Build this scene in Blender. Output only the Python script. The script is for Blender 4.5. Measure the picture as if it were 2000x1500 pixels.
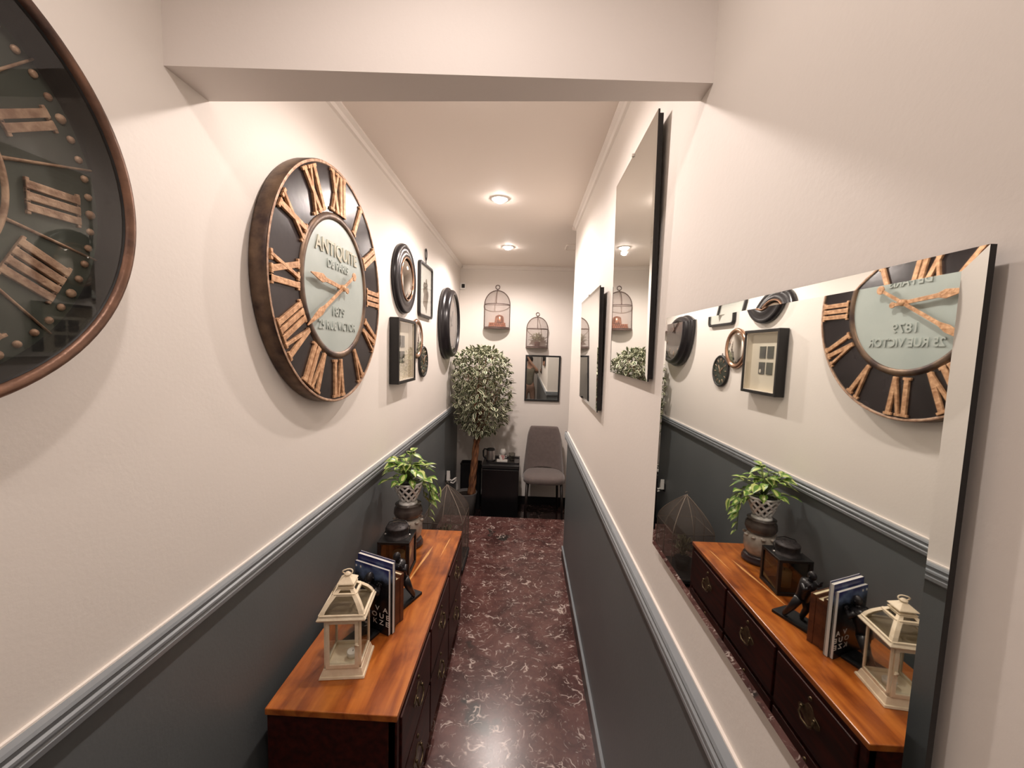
import bpy, bmesh, math, random
from mathutils import Vector, Matrix, Euler
random.seed(7)
PI = math.pi
S = bpy.context.scene
for o in list(bpy.data.objects): bpy.data.objects.remove(o)
COL = S.collection

# ------------------------------------------------------------ camera, world, exposure
CAM = Vector((0, 0, 1.70))
yaw, pitch, roll, F = -0.0311629, 0.0840908, 0.0304082, 793.27
fw = Vector((math.sin(yaw)*math.cos(pitch), math.cos(yaw)*math.cos(pitch), -math.sin(pitch)))
rt = Vector((math.cos(yaw), -math.sin(yaw), 0)); dn = fw.cross(rt)
rt2 = math.cos(roll)*rt - math.sin(roll)*dn
dn2 = math.sin(roll)*rt + math.cos(roll)*dn
cd = bpy.data.cameras.new('camera'); cam = bpy.data.objects.new('camera', cd); COL.objects.link(cam)
cd.sensor_fit = 'HORIZONTAL'; cd.sensor_width = 36; cd.lens = F/2000*36
cd.clip_start = 0.02; cd.clip_end = 50
m = Matrix.Identity(4)
for i, v in enumerate((rt2, -dn2, -fw)):
    for j in range(3): m[j][i] = v[j]
m.translation = CAM
cam.matrix_world = m
S.camera = cam
W = bpy.data.worlds.new('world'); S.world = W; W.use_nodes = True
W.node_tree.nodes['Background'].inputs[0].default_value = (1, .93, .88, 1)
W.node_tree.nodes['Background'].inputs[1].default_value = 0.3
S.view_settings.view_transform = 'Standard'; S.view_settings.look = 'None'
S.view_settings.gamma = 1; S.view_settings.use_curve_mapping = False
S.view_settings.exposure = 0.44
LAMP_X = -0.2
LAMPS = [(-0.2, -1.0, 7.5), (-0.2, .36, 7.5), (-0.2, 1.46, 18), (-0.2, 2.71, 35), (-0.2, 3.94, 50)]
LAMP_COL = (1.0, .875, .81)

# ------------------------------------------------------------ tagging
def tag(o, label=None, cat=None, group=None, kind=None):
    if label: o['label'] = label
    if cat: o['category'] = cat
    if group: o['group'] = group
    if kind: o['kind'] = kind
    return o

BASIS = {'left': (0, -0.8, Matrix(((0,0,1),(1,0,0),(0,1,0)))),
         'right': (0, 0.36, Matrix(((0,0,-1),(-1,0,0),(0,1,0)))),
         'back': (1, 4.85, Matrix(((1,0,0),(0,0,-1),(0,1,0))))}
def empty(name, loc, rz=0, label=None, cat=None, group=None, wall=None, tilt=0, spin=0, turn=0):
    """wall: local x = right along the wall, y = up, z = out of the wall"""
    o = bpy.data.objects.new(name, None); COL.objects.link(o); o.empty_display_size = .05
    if wall:
        M = BASIS[wall][2] @ Matrix.Rotation(turn, 3, 'Y') @ Matrix.Rotation(tilt, 3, 'X') @ Matrix.Rotation(spin, 3, 'Z')
        M = M.to_4x4(); M.translation = Vector(loc)
        o.matrix_world = M
    else:
        o.location = loc; o.rotation_euler = (0, 0, rz)
    return tag(o, label, cat, group)

# ------------------------------------------------------------ materials
def newmat(name):
    m = bpy.data.materials.new(name); m.use_nodes = True
    nt = m.node_tree; return m, nt, nt.nodes['Principled BSDF']
def mat(name, col, rough=.5, metal=0, noise=0, nscale=8, bump=0, bscale=60, col2=None, spec=.5, coat=0, stretch=(1,1,1), trans=0, ior=1.45, sheen=0):
    m, nt, b = newmat(name)
    b.inputs['Base Color'].default_value = (*col, 1); b.inputs['Roughness'].default_value = rough
    b.inputs['Metallic'].default_value = metal; b.inputs['Specular IOR Level'].default_value = spec
    b.inputs['Coat Weight'].default_value = coat; b.inputs['Coat Roughness'].default_value = .1
    b.inputs['Transmission Weight'].default_value = trans; b.inputs['IOR'].default_value = ior
    if sheen: b.inputs['Sheen Weight'].default_value = sheen
    if noise or bump or col2:
        tc = nt.nodes.new('ShaderNodeTexCoord'); mp = nt.nodes.new('ShaderNodeMapping')
        mp.inputs['Scale'].default_value = stretch
        nt.links.new(tc.outputs['Object'], mp.inputs[0])
    if noise or col2:
        n = nt.nodes.new('ShaderNodeTexNoise'); n.inputs['Scale'].default_value = nscale; n.inputs['Detail'].default_value = 6
        nt.links.new(mp.outputs[0], n.inputs['Vector'])
        r = nt.nodes.new('ShaderNodeValToRGB')
        c2 = col2 if col2 else tuple(max(0, c*(1-noise)) for c in col)
        r.color_ramp.elements[0].position = .35; r.color_ramp.elements[1].position = .65
        r.color_ramp.elements[0].color = (*c2, 1); r.color_ramp.elements[1].color = (*col, 1)
        nt.links.new(n.outputs['Fac'], r.inputs[0]); nt.links.new(r.outputs[0], b.inputs['Base Color'])
    if bump:
        n2 = nt.nodes.new('ShaderNodeTexNoise'); n2.inputs['Scale'].default_value = bscale; n2.inputs['Detail'].default_value = 4
        nt.links.new(mp.outputs[0], n2.inputs['Vector'])
        bp = nt.nodes.new('ShaderNodeBump'); bp.inputs['Strength'].default_value = bump; bp.inputs['Distance'].default_value = .004
        nt.links.new(n2.outputs['Fac'], bp.inputs['Height']); nt.links.new(bp.outputs[0], b.inputs['Normal'])
    return m
M = {}
M['wall'] = mat('wall_paint', (.80,.75,.695), .62, bump=.08, bscale=90, noise=.02, nscale=2)
M['slate'] = mat('slate_paint', (.128,.142,.146), .42, bump=.1, bscale=110, noise=.08, nscale=3)
M['rail'] = mat('rail_paint', (.26,.285,.305), .32, noise=.1, nscale=6)
M['ceil'] = mat('ceiling_paint', (.90,.82,.75), .7, bump=.03, bscale=80)
M['crown'] = mat('crown_paint', (.86,.80,.74), .5, noise=.03)
M['blackbase'] = mat('black_skirting', (.006,.006,.007), .35, noise=.1)
M['beam'] = mat('beam_paint', (.80,.745,.70), .6, bump=.08, bscale=90, noise=.02, nscale=2)
M['black'] = mat('black_metal', (.012,.011,.011), .38, noise=.3, nscale=20, bump=.05)
M['blacksatin'] = mat('black_satin', (.018,.016,.018), .28, noise=.2, nscale=12)
M['matteblack'] = mat('matte_black', (.008,.008,.009), .6, noise=.2)
M['bronze'] = mat('aged_bronze', (.19,.125,.08), .45, .55, col2=(.055,.035,.03), nscale=14, bump=.25, bscale=70)
M['copperrim'] = mat('copper_rim', (.26,.14,.09), .38, .6, col2=(.05,.035,.032), nscale=9, bump=.3, bscale=60)
M['gold'] = mat('worn_gold', (.72,.44,.25), .5, .25, col2=(.42,.22,.11), nscale=60, bump=.5, bscale=120)
M['goldpale'] = mat('pale_gold', (.62,.42,.29), .5, .2, col2=(.30,.17,.11), nscale=50, bump=.5, bscale=110)
M['clockblack'] = mat('clock_black', (.028,.022,.024), .27, .3, col2=(.012,.009,.010), nscale=6, bump=.12, bscale=30)
M['teal'] = mat('teal_enamel', (.43,.485,.455), .42, .1, col2=(.37,.425,.40), nscale=5, bump=.08, bscale=30)
M['green'] = mat('green_patina', (.075,.088,.074), .4, .2, col2=(.036,.042,.036), nscale=5, bump=.15, bscale=30)
M['greendark'] = mat('dark_patina', (.018,.018,.018), .45, .3, col2=(.03,.03,.028), nscale=8, bump=.2)
M['emboss'] = mat('embossed_teal', (.46,.51,.475), .35, .1, noise=.1)
M['embossgold'] = mat('embossed_gold', (.52,.50,.40), .4, .2, noise=.2, nscale=40)
M['cream'] = mat('cream_distressed', (.92,.80,.60), .5, col2=(.84,.70,.50), nscale=30, bump=.3, bscale=90)
M['white'] = mat('white_gloss', (.85,.84,.80), .25, noise=.03)
M['whitematte'] = mat('white_matte', (.85,.83,.79), .6, noise=.03)
M['candle'] = mat('candle_wax', (.85,.82,.74), .5, noise=.05)
M['copper'] = mat('polished_copper', (.80,.36,.22), .22, .9, noise=.25, nscale=25)
M['steel'] = mat('brushed_steel', (.72,.69,.66), .32, 1, noise=.1)
M['brass'] = mat('brass_hardware', (.22,.16,.09), .35, .85, noise=.5, nscale=60)
M['goldmetal'] = mat('rose_gold', (.55,.33,.22), .22, .9, noise=.2)
M['darkwood'] = mat('dark_mahogany', (.062,.011,.007), .42, col2=(.022,.005,.004), nscale=7, stretch=(6,.7,6), bump=.05, spec=.3)
M['cage'] = mat('cage_wire', (.16,.11,.095), .5, .3, noise=.3, nscale=30)
M['trunk'] = mat('ficus_bark', (.34,.15,.065), .7, col2=(.13,.055,.03), nscale=20, stretch=(3,3,.5), bump=.5)
M['potgrey'] = mat('grey_pot', (.15,.14,.135), .6, noise=.15, bump=.1)
M['soil'] = mat('potting_soil', (.03,.02,.014), .9, noise=.5, nscale=60, bump=.8)
M['leafgreen'] = mat('leaf_green', (.065,.10,.045), .4, noise=.4, nscale=12)
M['leafcream'] = mat('leaf_cream', (.72,.72,.52), .4, noise=.15, nscale=20)
M['pothos'] = mat('pothos_green', (.15,.30,.04), .32, col2=(.07,.16,.025), nscale=25)
M['pothosyellow'] = mat('pothos_variegation', (.58,.66,.22), .35, noise=.2, nscale=30)
M['fabric'] = mat('taupe_velvet', (.155,.122,.112), .85, noise=.15, nscale=30, bump=.15, bscale=400, sheen=.4)
M['legblack'] = mat('dark_leg', (.012,.008,.007), .4, noise=.2)
M['fridge'] = mat('fridge_black', (.008,.008,.009), .22, noise=.1)
M['rubber'] = mat('gasket_grey', (.05,.05,.05), .6, noise=.1)
M['ceramic'] = mat('glazed_stoneware', (.52,.47,.40), .25, col2=(.30,.25,.21), nscale=14, bump=.1, coat=.3)
M['ceramicdark'] = mat('brown_glaze', (.12,.095,.08), .22, col2=(.055,.042,.038), nscale=12, coat=.3)
M['saucer'] = mat('dark_saucer', (.05,.035,.038), .3, noise=.3, nscale=20)
M['paper'] = mat('paper_edges', (.85,.83,.78), .7, noise=.06, nscale=80, stretch=(1,1,40))
M['pagecream'] = mat('book_pages', (.80,.70,.45), .7, noise=.12, nscale=80)
M['bookbrown'] = mat('brown_book_cloth', (.17,.055,.022), .5, col2=(.09,.03,.015), nscale=30, bump=.2)
M['skin'] = mat('skin', (.55,.33,.24), .5, noise=.1, nscale=10)
M['shirt'] = mat('grey_olive_shirt', (.22,.20,.15), .85, noise=.2, bump=.2, bscale=200)
M['shorts'] = mat('tan_trousers', (.26,.16,.115), .85, noise=.2)
M['hair'] = mat('dark_hair', (.02,.013,.01), .6, noise=.4, nscale=60)
M['shoe'] = mat('dark_shoes', (.03,.03,.03), .6, noise=.2)
M['matboard'] = mat('cream_matboard', (.80,.71,.60), .7, noise=.03, nscale=8)
M['print'] = mat('dark_print', (.045,.042,.045), .5, col2=(.10,.10,.075), nscale=18)
M['sapwood'] = mat('pale_sapwood', (.80,.42,.15), .3, noise=.2, nscale=30)
M['mirrorback'] = mat('mirror_backing', (.012,.010,.010), .5, noise=.2)
M['red'] = mat('red_print', (.5,.06,.05), .5, noise=.1)
M['mesh_cup'] = mat('drawer_interior', (.02,.006,.005), .6, noise=.2)

def mirror_mat(name, col):
    m, nt, b = newmat(name)
    b.inputs['Metallic'].default_value = 1; b.inputs['Roughness'].default_value = .015
    n = nt.nodes.new('ShaderNodeTexNoise'); n.inputs['Scale'].default_value = 2
    r = nt.nodes.new('ShaderNodeValToRGB'); r.color_ramp.elements[0].color = (*[c*.985 for c in col], 1); r.color_ramp.elements[1].color = (*col, 1)
    nt.links.new(n.outputs['Fac'], r.inputs[0]); nt.links.new(r.outputs[0], b.inputs['Base Color'])
    return m
M['mirror'] = mirror_mat('mirror_silver', (.84,.865,.84))
M['mirrorwarm'] = mirror_mat('convex_mirror_silver', (.86,.83,.78))

def glass_mat(name, tint=(1,1,1), f=.12):
    m, nt, b = newmat(name)
    nt.nodes.remove(b); out = nt.nodes['Material Output']
    t = nt.nodes.new('ShaderNodeBsdfTransparent'); t.inputs[0].default_value = (*tint, 1)
    g = nt.nodes.new('ShaderNodeBsdfGlossy'); g.inputs['Roughness'].default_value = .02
    lf = nt.nodes.new('ShaderNodeLayerWeight'); lw = nt.nodes.new('ShaderNodeMath'); lw.operation = 'POWER'; lw.inputs[1].default_value = 5
    nt.links.new(lf.outputs['Facing'], lw.inputs[0])
    mu = nt.nodes.new('ShaderNodeMath'); mu.operation = 'MULTIPLY_ADD'; mu.inputs[1].default_value = .9; mu.inputs[2].default_value = .02+f*.12
    mx = nt.nodes.new('ShaderNodeMixShader')
    nt.links.new(lw.outputs[0], mu.inputs[0]); nt.links.new(mu.outputs[0], mx.inputs[0])
    nt.links.new(t.outputs[0], mx.inputs[1]); nt.links.new(g.outputs[0], mx.inputs[2])
    nt.links.new(mx.outputs[0], out.inputs[0])
    return m
M['glass'] = glass_mat('clear_glass', (.94,.95,.94))
M['glassgrey'] = glass_mat('smoky_glass', (.80,.80,.78), .3)
M['glasssmoke'] = glass_mat('tinted_glass', (.62,.62,.60), .4)
M['glassdark'] = glass_mat('sooty_glass', (.42,.41,.38), .3)

def gauze_mat(name, col, a):
    m, nt, b = newmat(name)
    b.inputs['Base Color'].default_value = (*col, 1); b.inputs['Roughness'].default_value = .6
    out = nt.nodes['Material Output']
    tc = nt.nodes.new('ShaderNodeTexCoord')
    sep = nt.nodes.new('ShaderNodeSeparateXYZ'); nt.links.new(tc.outputs['UV'], sep.inputs[0])
    outs = []
    for k in (0, 1):
        mu = nt.nodes.new('ShaderNodeMath'); mu.operation = 'MULTIPLY'; mu.inputs[1].default_value = 330
        fr = nt.nodes.new('ShaderNodeMath'); fr.operation = 'FRACT'
        lt = nt.nodes.new('ShaderNodeMath'); lt.operation = 'LESS_THAN'; lt.inputs[1].default_value = a
        nt.links.new(sep.outputs[k], mu.inputs[0]); nt.links.new(mu.outputs[0], fr.inputs[0]); nt.links.new(fr.outputs[0], lt.inputs[0])
        outs.append(lt)
    mxm = nt.nodes.new('ShaderNodeMath'); mxm.operation = 'MAXIMUM'
    nt.links.new(outs[0].outputs[0], mxm.inputs[0]); nt.links.new(outs[1].outputs[0], mxm.inputs[1])
    t = nt.nodes.new('ShaderNodeBsdfTransparent'); mx = nt.nodes.new('ShaderNodeMixShader')
    nt.links.new(mxm.outputs[0], mx.inputs[0]); nt.links.new(t.outputs[0], mx.inputs[1]); nt.links.new(b.outputs[0], mx.inputs[2])
    nt.links.new(mx.outputs[0], out.inputs[0])
    return m
M['gauze'] = gauze_mat('wire_gauze', (.26,.185,.16), .18)
M['gauzedark'] = gauze_mat('dark_wire_gauze', (.15,.12,.10), .19)

def emit_mat(name, col, s):
    m, nt, b = newmat(name)
    b.inputs['Base Color'].default_value = (1,1,1,1)
    b.inputs['Emission Color'].default_value = (*col, 1); b.inputs['Emission Strength'].default_value = s
    return m
M['lens'] = emit_mat('lit_lens', LAMP_COL, 90)

def wood_top():
    m, nt, b = newmat('orange_wood_top')
    tc = nt.nodes.new('ShaderNodeTexCoord'); mp = nt.nodes.new('ShaderNodeMapping'); mp.inputs['Scale'].default_value = (9, 1.2, 9)
    nt.links.new(tc.outputs['Object'], mp.inputs[0])
    n = nt.nodes.new('ShaderNodeTexNoise'); n.inputs['Scale'].default_value = 3; n.inputs['Detail'].default_value = 8; n.inputs['Distortion'].default_value = .7
    nt.links.new(mp.outputs[0], n.inputs['Vector'])
    r = nt.nodes.new('ShaderNodeValToRGB'); e = r.color_ramp.elements
    e[0].position = .30; e[0].color = (.24,.052,.009,1); e[1].position = .72; e[1].color = (.60,.20,.034,1)
    k = e.new(.5); k.color = (.44,.120,.018,1)
    nt.links.new(n.outputs['Fac'], r.inputs[0])
    n2 = nt.nodes.new('ShaderNodeTexNoise'); n2.inputs['Scale'].default_value = 9; n2.inputs['Detail'].default_value = 5
    nt.links.new(tc.outputs['Object'], n2.inputs['Vector'])
    r2 = nt.nodes.new('ShaderNodeValToRGB'); r2.color_ramp.elements[0].position = .3; r2.color_ramp.elements[1].position = .55
    r2.color_ramp.elements[0].color = (.5,.42,.4,1); r2.color_ramp.elements[1].color = (1,1,1,1)
    nt.links.new(n2.outputs['Fac'], r2.inputs[0])
    mx = nt.nodes.new('ShaderNodeMix'); mx.data_type = 'RGBA'; mx.blend_type = 'MULTIPLY'; mx.inputs[0].default_value = .8
    nt.links.new(r.outputs[0], mx.inputs[6]); nt.links.new(r2.outputs[0], mx.inputs[7])
    nt.links.new(mx.outputs[2], b.inputs['Base Color'])
    b.inputs['Roughness'].default_value = .30; b.inputs['Coat Weight'].default_value = .25; b.inputs['Coat Roughness'].default_value = .18
    bp = nt.nodes.new('ShaderNodeBump'); bp.inputs['Strength'].default_value = .15; bp.inputs['Distance'].default_value = .003
    nt.links.new(n.outputs['Fac'], bp.inputs['Height']); nt.links.new(bp.outputs[0], b.inputs['Normal'])
    return m
M['woodtop'] = wood_top()

def marble(name, dark, light, vein, rough=.13, k=1.0):
    m, nt, b = newmat(name)
    N = nt.nodes.new; Lk = nt.links.new
    tc = N('ShaderNodeTexCoord')
    warp = N('ShaderNodeTexNoise'); warp.inputs['Scale'].default_value = 5; warp.inputs['Detail'].default_value = 3
    Lk(tc.outputs['Object'], warp.inputs['Vector'])
    mw = N('ShaderNodeVectorMath'); mw.operation = 'SCALE'; mw.inputs['Scale'].default_value = .30
    Lk(warp.outputs['Color'], mw.inputs[0])
    ad = N('ShaderNodeVectorMath'); ad.operation = 'ADD'; Lk(tc.outputs['Object'], ad.inputs[0]); Lk(mw.outputs[0], ad.inputs[1])
    n = N('ShaderNodeTexNoise'); n.inputs['Scale'].default_value = 7; n.inputs['Detail'].default_value = 10; n.inputs['Roughness'].default_value = .65
    Lk(ad.outputs[0], n.inputs['Vector'])
    r = N('ShaderNodeValToRGB'); e = r.color_ramp.elements
    e[0].position = .36; e[0].color = (*dark, 1); e[1].position = .68; e[1].color = (*light, 1)
    Lk(n.outputs['Fac'], r.inputs[0])
    cur = r.outputs[0]
    # broad black-green patches
    nb = N('ShaderNodeTexNoise'); nb.inputs['Scale'].default_value = 2.6; nb.inputs['Detail'].default_value = 3; Lk(ad.outputs[0], nb.inputs['Vector'])
    rb = N('ShaderNodeValToRGB'); rb.color_ramp.elements[0].position = .66; rb.color_ramp.elements[1].position = .71
    rb.color_ramp.elements[0].color = (0,0,0,1); rb.color_ramp.elements[1].color = (.85,.85,.85,1); Lk(nb.outputs['Fac'], rb.inputs[0])
    mb = N('ShaderNodeMix'); mb.data_type = 'RGBA'; Lk(rb.outputs[0], mb.inputs[0]); Lk(cur, mb.inputs[6]); mb.inputs[7].default_value = (.018,.022,.020,1)
    cur = mb.outputs[2]
    for sc, w, lo, hi, amt in ((14, .05, .55, .61, .9), (30, .07, .52, .62, .5), (8, .04, .58, .62, .95)):
        v = N('ShaderNodeTexVoronoi'); v.feature = 'DISTANCE_TO_EDGE'; v.inputs['Scale'].default_value = sc; Lk(ad.outputs[0], v.inputs['Vector'])
        rv = N('ShaderNodeValToRGB'); rv.color_ramp.elements[0].position = 0; rv.color_ramp.elements[0].color = (amt,amt,amt,1)
        rv.color_ramp.elements[1].position = w; rv.color_ramp.elements[1].color = (0,0,0,1); Lk(v.outputs['Distance'], rv.inputs[0])
        nm = N('ShaderNodeTexNoise'); nm.inputs['Scale'].default_value = sc*.95; nm.inputs['Detail'].default_value = 4; Lk(tc.outputs['Object'], nm.inputs['Vector'])
        rm = N('ShaderNodeValToRGB'); rm.color_ramp.elements[0].position = lo; rm.color_ramp.elements[1].position = hi
        rm.color_ramp.elements[0].color = (0,0,0,1); rm.color_ramp.elements[1].color = (1,1,1,1); Lk(nm.outputs['Fac'], rm.inputs[0])
        mu = N('ShaderNodeMath'); mu.operation = 'MULTIPLY'; Lk(rv.outputs[0], mu.inputs[0]); Lk(rm.outputs[0], mu.inputs[1])
        mx = N('ShaderNodeMix'); mx.data_type = 'RGBA'; Lk(mu.outputs[0], mx.inputs[0]); Lk(cur, mx.inputs[6]); mx.inputs[7].default_value = (*vein, 1)
        cur = mx.outputs[2]
    Lk(cur, b.inputs['Base Color'])
    b.inputs['Roughness'].default_value = rough
    return m
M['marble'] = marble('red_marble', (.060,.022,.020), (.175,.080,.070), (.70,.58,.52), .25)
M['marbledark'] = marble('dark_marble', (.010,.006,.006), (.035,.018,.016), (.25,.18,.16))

def cover_mat():
    m, nt, b = newmat('magazine_cover')
    N = nt.nodes.new; Lk = nt.links.new
    tc = N('ShaderNodeTexCoord'); sp = N('ShaderNodeSeparateXYZ'); Lk(tc.outputs['Object'], sp.inputs[0])
    nz = N('ShaderNodeTexNoise'); nz.inputs['Scale'].default_value = 14; nz.inputs['Detail'].default_value = 6; Lk(tc.outputs['Object'], nz.inputs['Vector'])
    mu = N('ShaderNodeMath'); mu.operation = 'MULTIPLY_ADD'; mu.inputs[1].default_value = .16; Lk(nz.outputs['Fac'], mu.inputs[0]); Lk(sp.outputs[2], mu.inputs[2])
    r = N('ShaderNodeValToRGB'); e = r.color_ramp.elements
    e[0].position = .22; e[0].color = (.008,.008,.010,1); e[1].position = .40; e[1].color = (.012,.015,.08,1)
    k = e.new(.28); k.color = (.012,.014,.018,1); k = e.new(.315); k.color = (.13,.19,.34,1); k = e.new(.35); k.color = (.03,.035,.15,1)
    Lk(mu.outputs[0], r.inputs[0]); Lk(r.outputs[0], b.inputs['Base Color']); b.inputs['Roughness'].default_value = .25
    return m
M['cover'] = cover_mat()

# ------------------------------------------------------------ mesh builder
class MB:
    def __init__(s): s.v = []; s.f = []; s.m = []; s.sm = []; s.mi = 0; s.smooth = False; s.T = None
    def add(s, vs, fs, smooth=None):
        b = len(s.v)
        if s.T is not None: vs = [s.T @ Vector(v) for v in vs]
        s.v += [tuple(v) for v in vs]
        for f in fs:
            s.f.append([b+i for i in f]); s.m.append(s.mi); s.sm.append(s.smooth if smooth is None else smooth)
        return s
    def box(s, x0, x1, y0, y1, z0, z1, R=None):
        vs = [Vector((x, y, z)) for x in (x0, x1) for y in (y0, y1) for z in (z0, z1)]
        if R is not None: vs = [R @ v for v in vs]
        return s.add(vs, [(0,1,3,2),(4,6,7,5),(0,4,5,1),(2,3,7,6),(0,2,6,4),(1,5,7,3)], False)
    def lathe(s, prof, n=32, c=(0,0,0), axis='Z', cap=False, a0=0, a1=2*PI, smooth=True):
        closed = abs(a1-a0-2*PI) < 1e-6
        k = n if closed else n+1
        vs = []
        for r, z in prof:
            for i in range(k):
                a = a0+(a1-a0)*i/n
                vs.append((c[0]+r*math.cos(a), c[1]+r*math.sin(a), c[2]+z))
        if axis == 'X': vs = [(c[0]+(v[2]-c[2]), c[1]+(v[0]-c[0]), c[2]+(v[1]-c[1])) for v in vs]
        if axis == 'Y': vs = [(c[0]+(v[1]-c[1]), c[1]+(v[2]-c[2]), c[2]+(v[0]-c[0])) for v in vs]
        fs = []
        for j in range(len(prof)-1):
            for i in range(n if closed else n):
                a = j*k+i; b2 = j*k+(i+1) % k
                fs.append((a, b2, b2+k, a+k))
        s.add(vs, fs, smooth)
        if cap:
            base = len(s.v)-len(vs)
            s.f.append([base+i for i in range(k)][::-1]); s.m.append(s.mi); s.sm.append(False)
            s.f.append([base+(len(prof)-1)*k+i for i in range(k)]); s.m.append(s.mi); s.sm.append(False)
        return s
    def tube(s, pts, r, n=8, closed=False, cap=True):
        pts = [Vector(p) for p in pts]; L = len(pts)
        rs = r if isinstance(r, (list, tuple)) else [r]*L
        prev = None; vs = []
        for i, p in enumerate(pts):
            if closed: t = pts[(i+1) % L]-pts[i-1]
            else: t = pts[min(i+1, L-1)]-pts[max(i-1, 0)]
            t.normalize()
            if prev is None:
                a = Vector((0,0,1)) if abs(t.z) < .9 else Vector((1,0,0))
                u = t.cross(a).normalized()
            else: u = (prev-t*prev.dot(t)).normalized()
            prev = u; w = t.cross(u)
            for j in range(n):
                a = 2*PI*j/n; vs.append(p+(u*math.cos(a)+w*math.sin(a))*rs[i])
        fs = []
        for i in range(L if closed else L-1):
            for j in range(n):
                a = i*n+j; b2 = i*n+(j+1) % n; c = ((i+1) % L)*n+j; d = ((i+1) % L)*n+(j+1) % n
                fs.append((a, b2, d, c))
        if cap and not closed:
            fs.append(tuple(range(n))[::-1]); fs.append(tuple((L-1)*n+j for j in range(n)))
        return s.add(vs, fs, True)
    def prism(s, poly, z0, z1, R=None):
        """poly in xy, extruded in z"""
        n = len(poly)
        vs = [Vector((x, y, z0)) for x, y in poly]+[Vector((x, y, z1)) for x, y in poly]
        if R is not None: vs = [R @ v for v in vs]
        fs = [tuple(range(n))[::-1], tuple(range(n, 2*n))]+[(i, (i+1) % n, n+(i+1) % n, n+i) for i in range(n)]
        return s.add(vs, fs, False)
    def ring(s, outer, inner, z0, z1):
        """frame between two loops with equal counts"""
        n = len(outer)
        vs = [(x,y,z0) for x,y in outer]+[(x,y,z0) for x,y in inner]+[(x,y,z1) for x,y in outer]+[(x,y,z1) for x,y in inner]
        fs = []
        for i in range(n):
            j = (i+1) % n
            fs += [(i, j, 2*n+j, 2*n+i), (n+j, n+i, 3*n+i, 3*n+j), (2*n+i, 2*n+j, 3*n+j, 3*n+i), (j, i, n+i, n+j)]
        return s.add(vs, fs, False)
    def ball(s, c, r, n=16, m=10, sc=(1,1,1)):
        vs = []; fs = []
        for j in range(m+1):
            ph = PI*j/m
            for i in range(n):
                a = 2*PI*i/n
                vs.append((c[0]+r*sc[0]*math.sin(ph)*math.cos(a), c[1]+r*sc[1]*math.sin(ph)*math.sin(a), c[2]+r*sc[2]*math.cos(ph)))
        for j in range(m):
            for i in range(n):
                fs.append((j*n+i, (j+1)*n+i, (j+1)*n+(i+1) % n, j*n+(i+1) % n))
        return s.add(vs, fs, True)
    def build(s, name, mats, parent=None, bevel=0, seg=2, loc=None, rot=None, weld=False):
        me = bpy.data.meshes.new(name)
        me.from_pydata(s.v, [], s.f)
        if not isinstance(mats, (list, tuple)): mats = [mats]
        for x in mats: me.materials.append(M[x] if isinstance(x, str) else x)
        me.polygons.foreach_set('material_index', [min(i, len(mats)-1) for i in s.m])
        me.polygons.foreach_set('use_smooth', s.sm)
        me.update()
        bm = bmesh.new(); bm.from_mesh(me)
        if weld: bmesh.ops.remove_doubles(bm, verts=bm.verts, dist=1e-6)
        bmesh.ops.recalc_face_normals(bm, faces=bm.faces)
        bm.to_mesh(me); bm.free()
        o = bpy.data.objects.new(name, me); COL.objects.link(o)
        if parent: o.parent = parent
        if loc: o.location = loc
        if rot: o.rotation_euler = rot
        if bevel:
            b = o.modifiers.new('bevel', 'BEVEL'); b.width = bevel; b.segments = seg; b.limit_method = 'ANGLE'; b.angle_limit = .7
        return o

def rrect(w, h, r, n=6, cx=0, cy=0):
    pts = []
    for sx, sy, a0 in ((1,1,0), (-1,1,PI/2), (-1,-1,PI), (1,-1,1.5*PI)):
        for i in range(n+1):
            a = a0+PI/2*i/n
            pts.append((cx+sx*(w/2-r)+r*math.cos(a), cy+sy*(h/2-r)+r*math.sin(a)))
    return pts
def rect(w, h, cx=0, cy=0):
    return [(cx+w/2, cy+h/2), (cx-w/2, cy+h/2), (cx-w/2, cy-h/2), (cx+w/2, cy-h/2)]

def text_mesh(txt, size, depth, xscale=1.0, bold=0):
    cu = bpy.data.curves.new('t', 'FONT'); cu.body = txt; cu.size = size; cu.extrude = depth/2
    cu.align_x = 'CENTER'; cu.align_y = 'CENTER'; cu.resolution_u = 3; cu.offset = bold
    ob = bpy.data.objects.new('t', cu); COL.objects.link(ob)
    dg = bpy.context.evaluated_depsgraph_get()
    me = bpy.data.meshes.new_from_object(ob.evaluated_get(dg))
    bpy.data.objects.remove(ob); bpy.data.curves.remove(cu)
    for v in me.vertices: v.co.x *= xscale
    return me
def text(name, txt, size, depth, material, parent, loc, rot=(0,0,0), xscale=1.0, bold=0):
    me = text_mesh(txt, size, depth, xscale, bold); me.materials.clear(); me.materials.append(M[material]); me.name = name
    o = bpy.data.objects.new(name, me); COL.objects.link(o); o.parent = parent; o.location = loc; o.rotation_euler = rot
    return o

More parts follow.
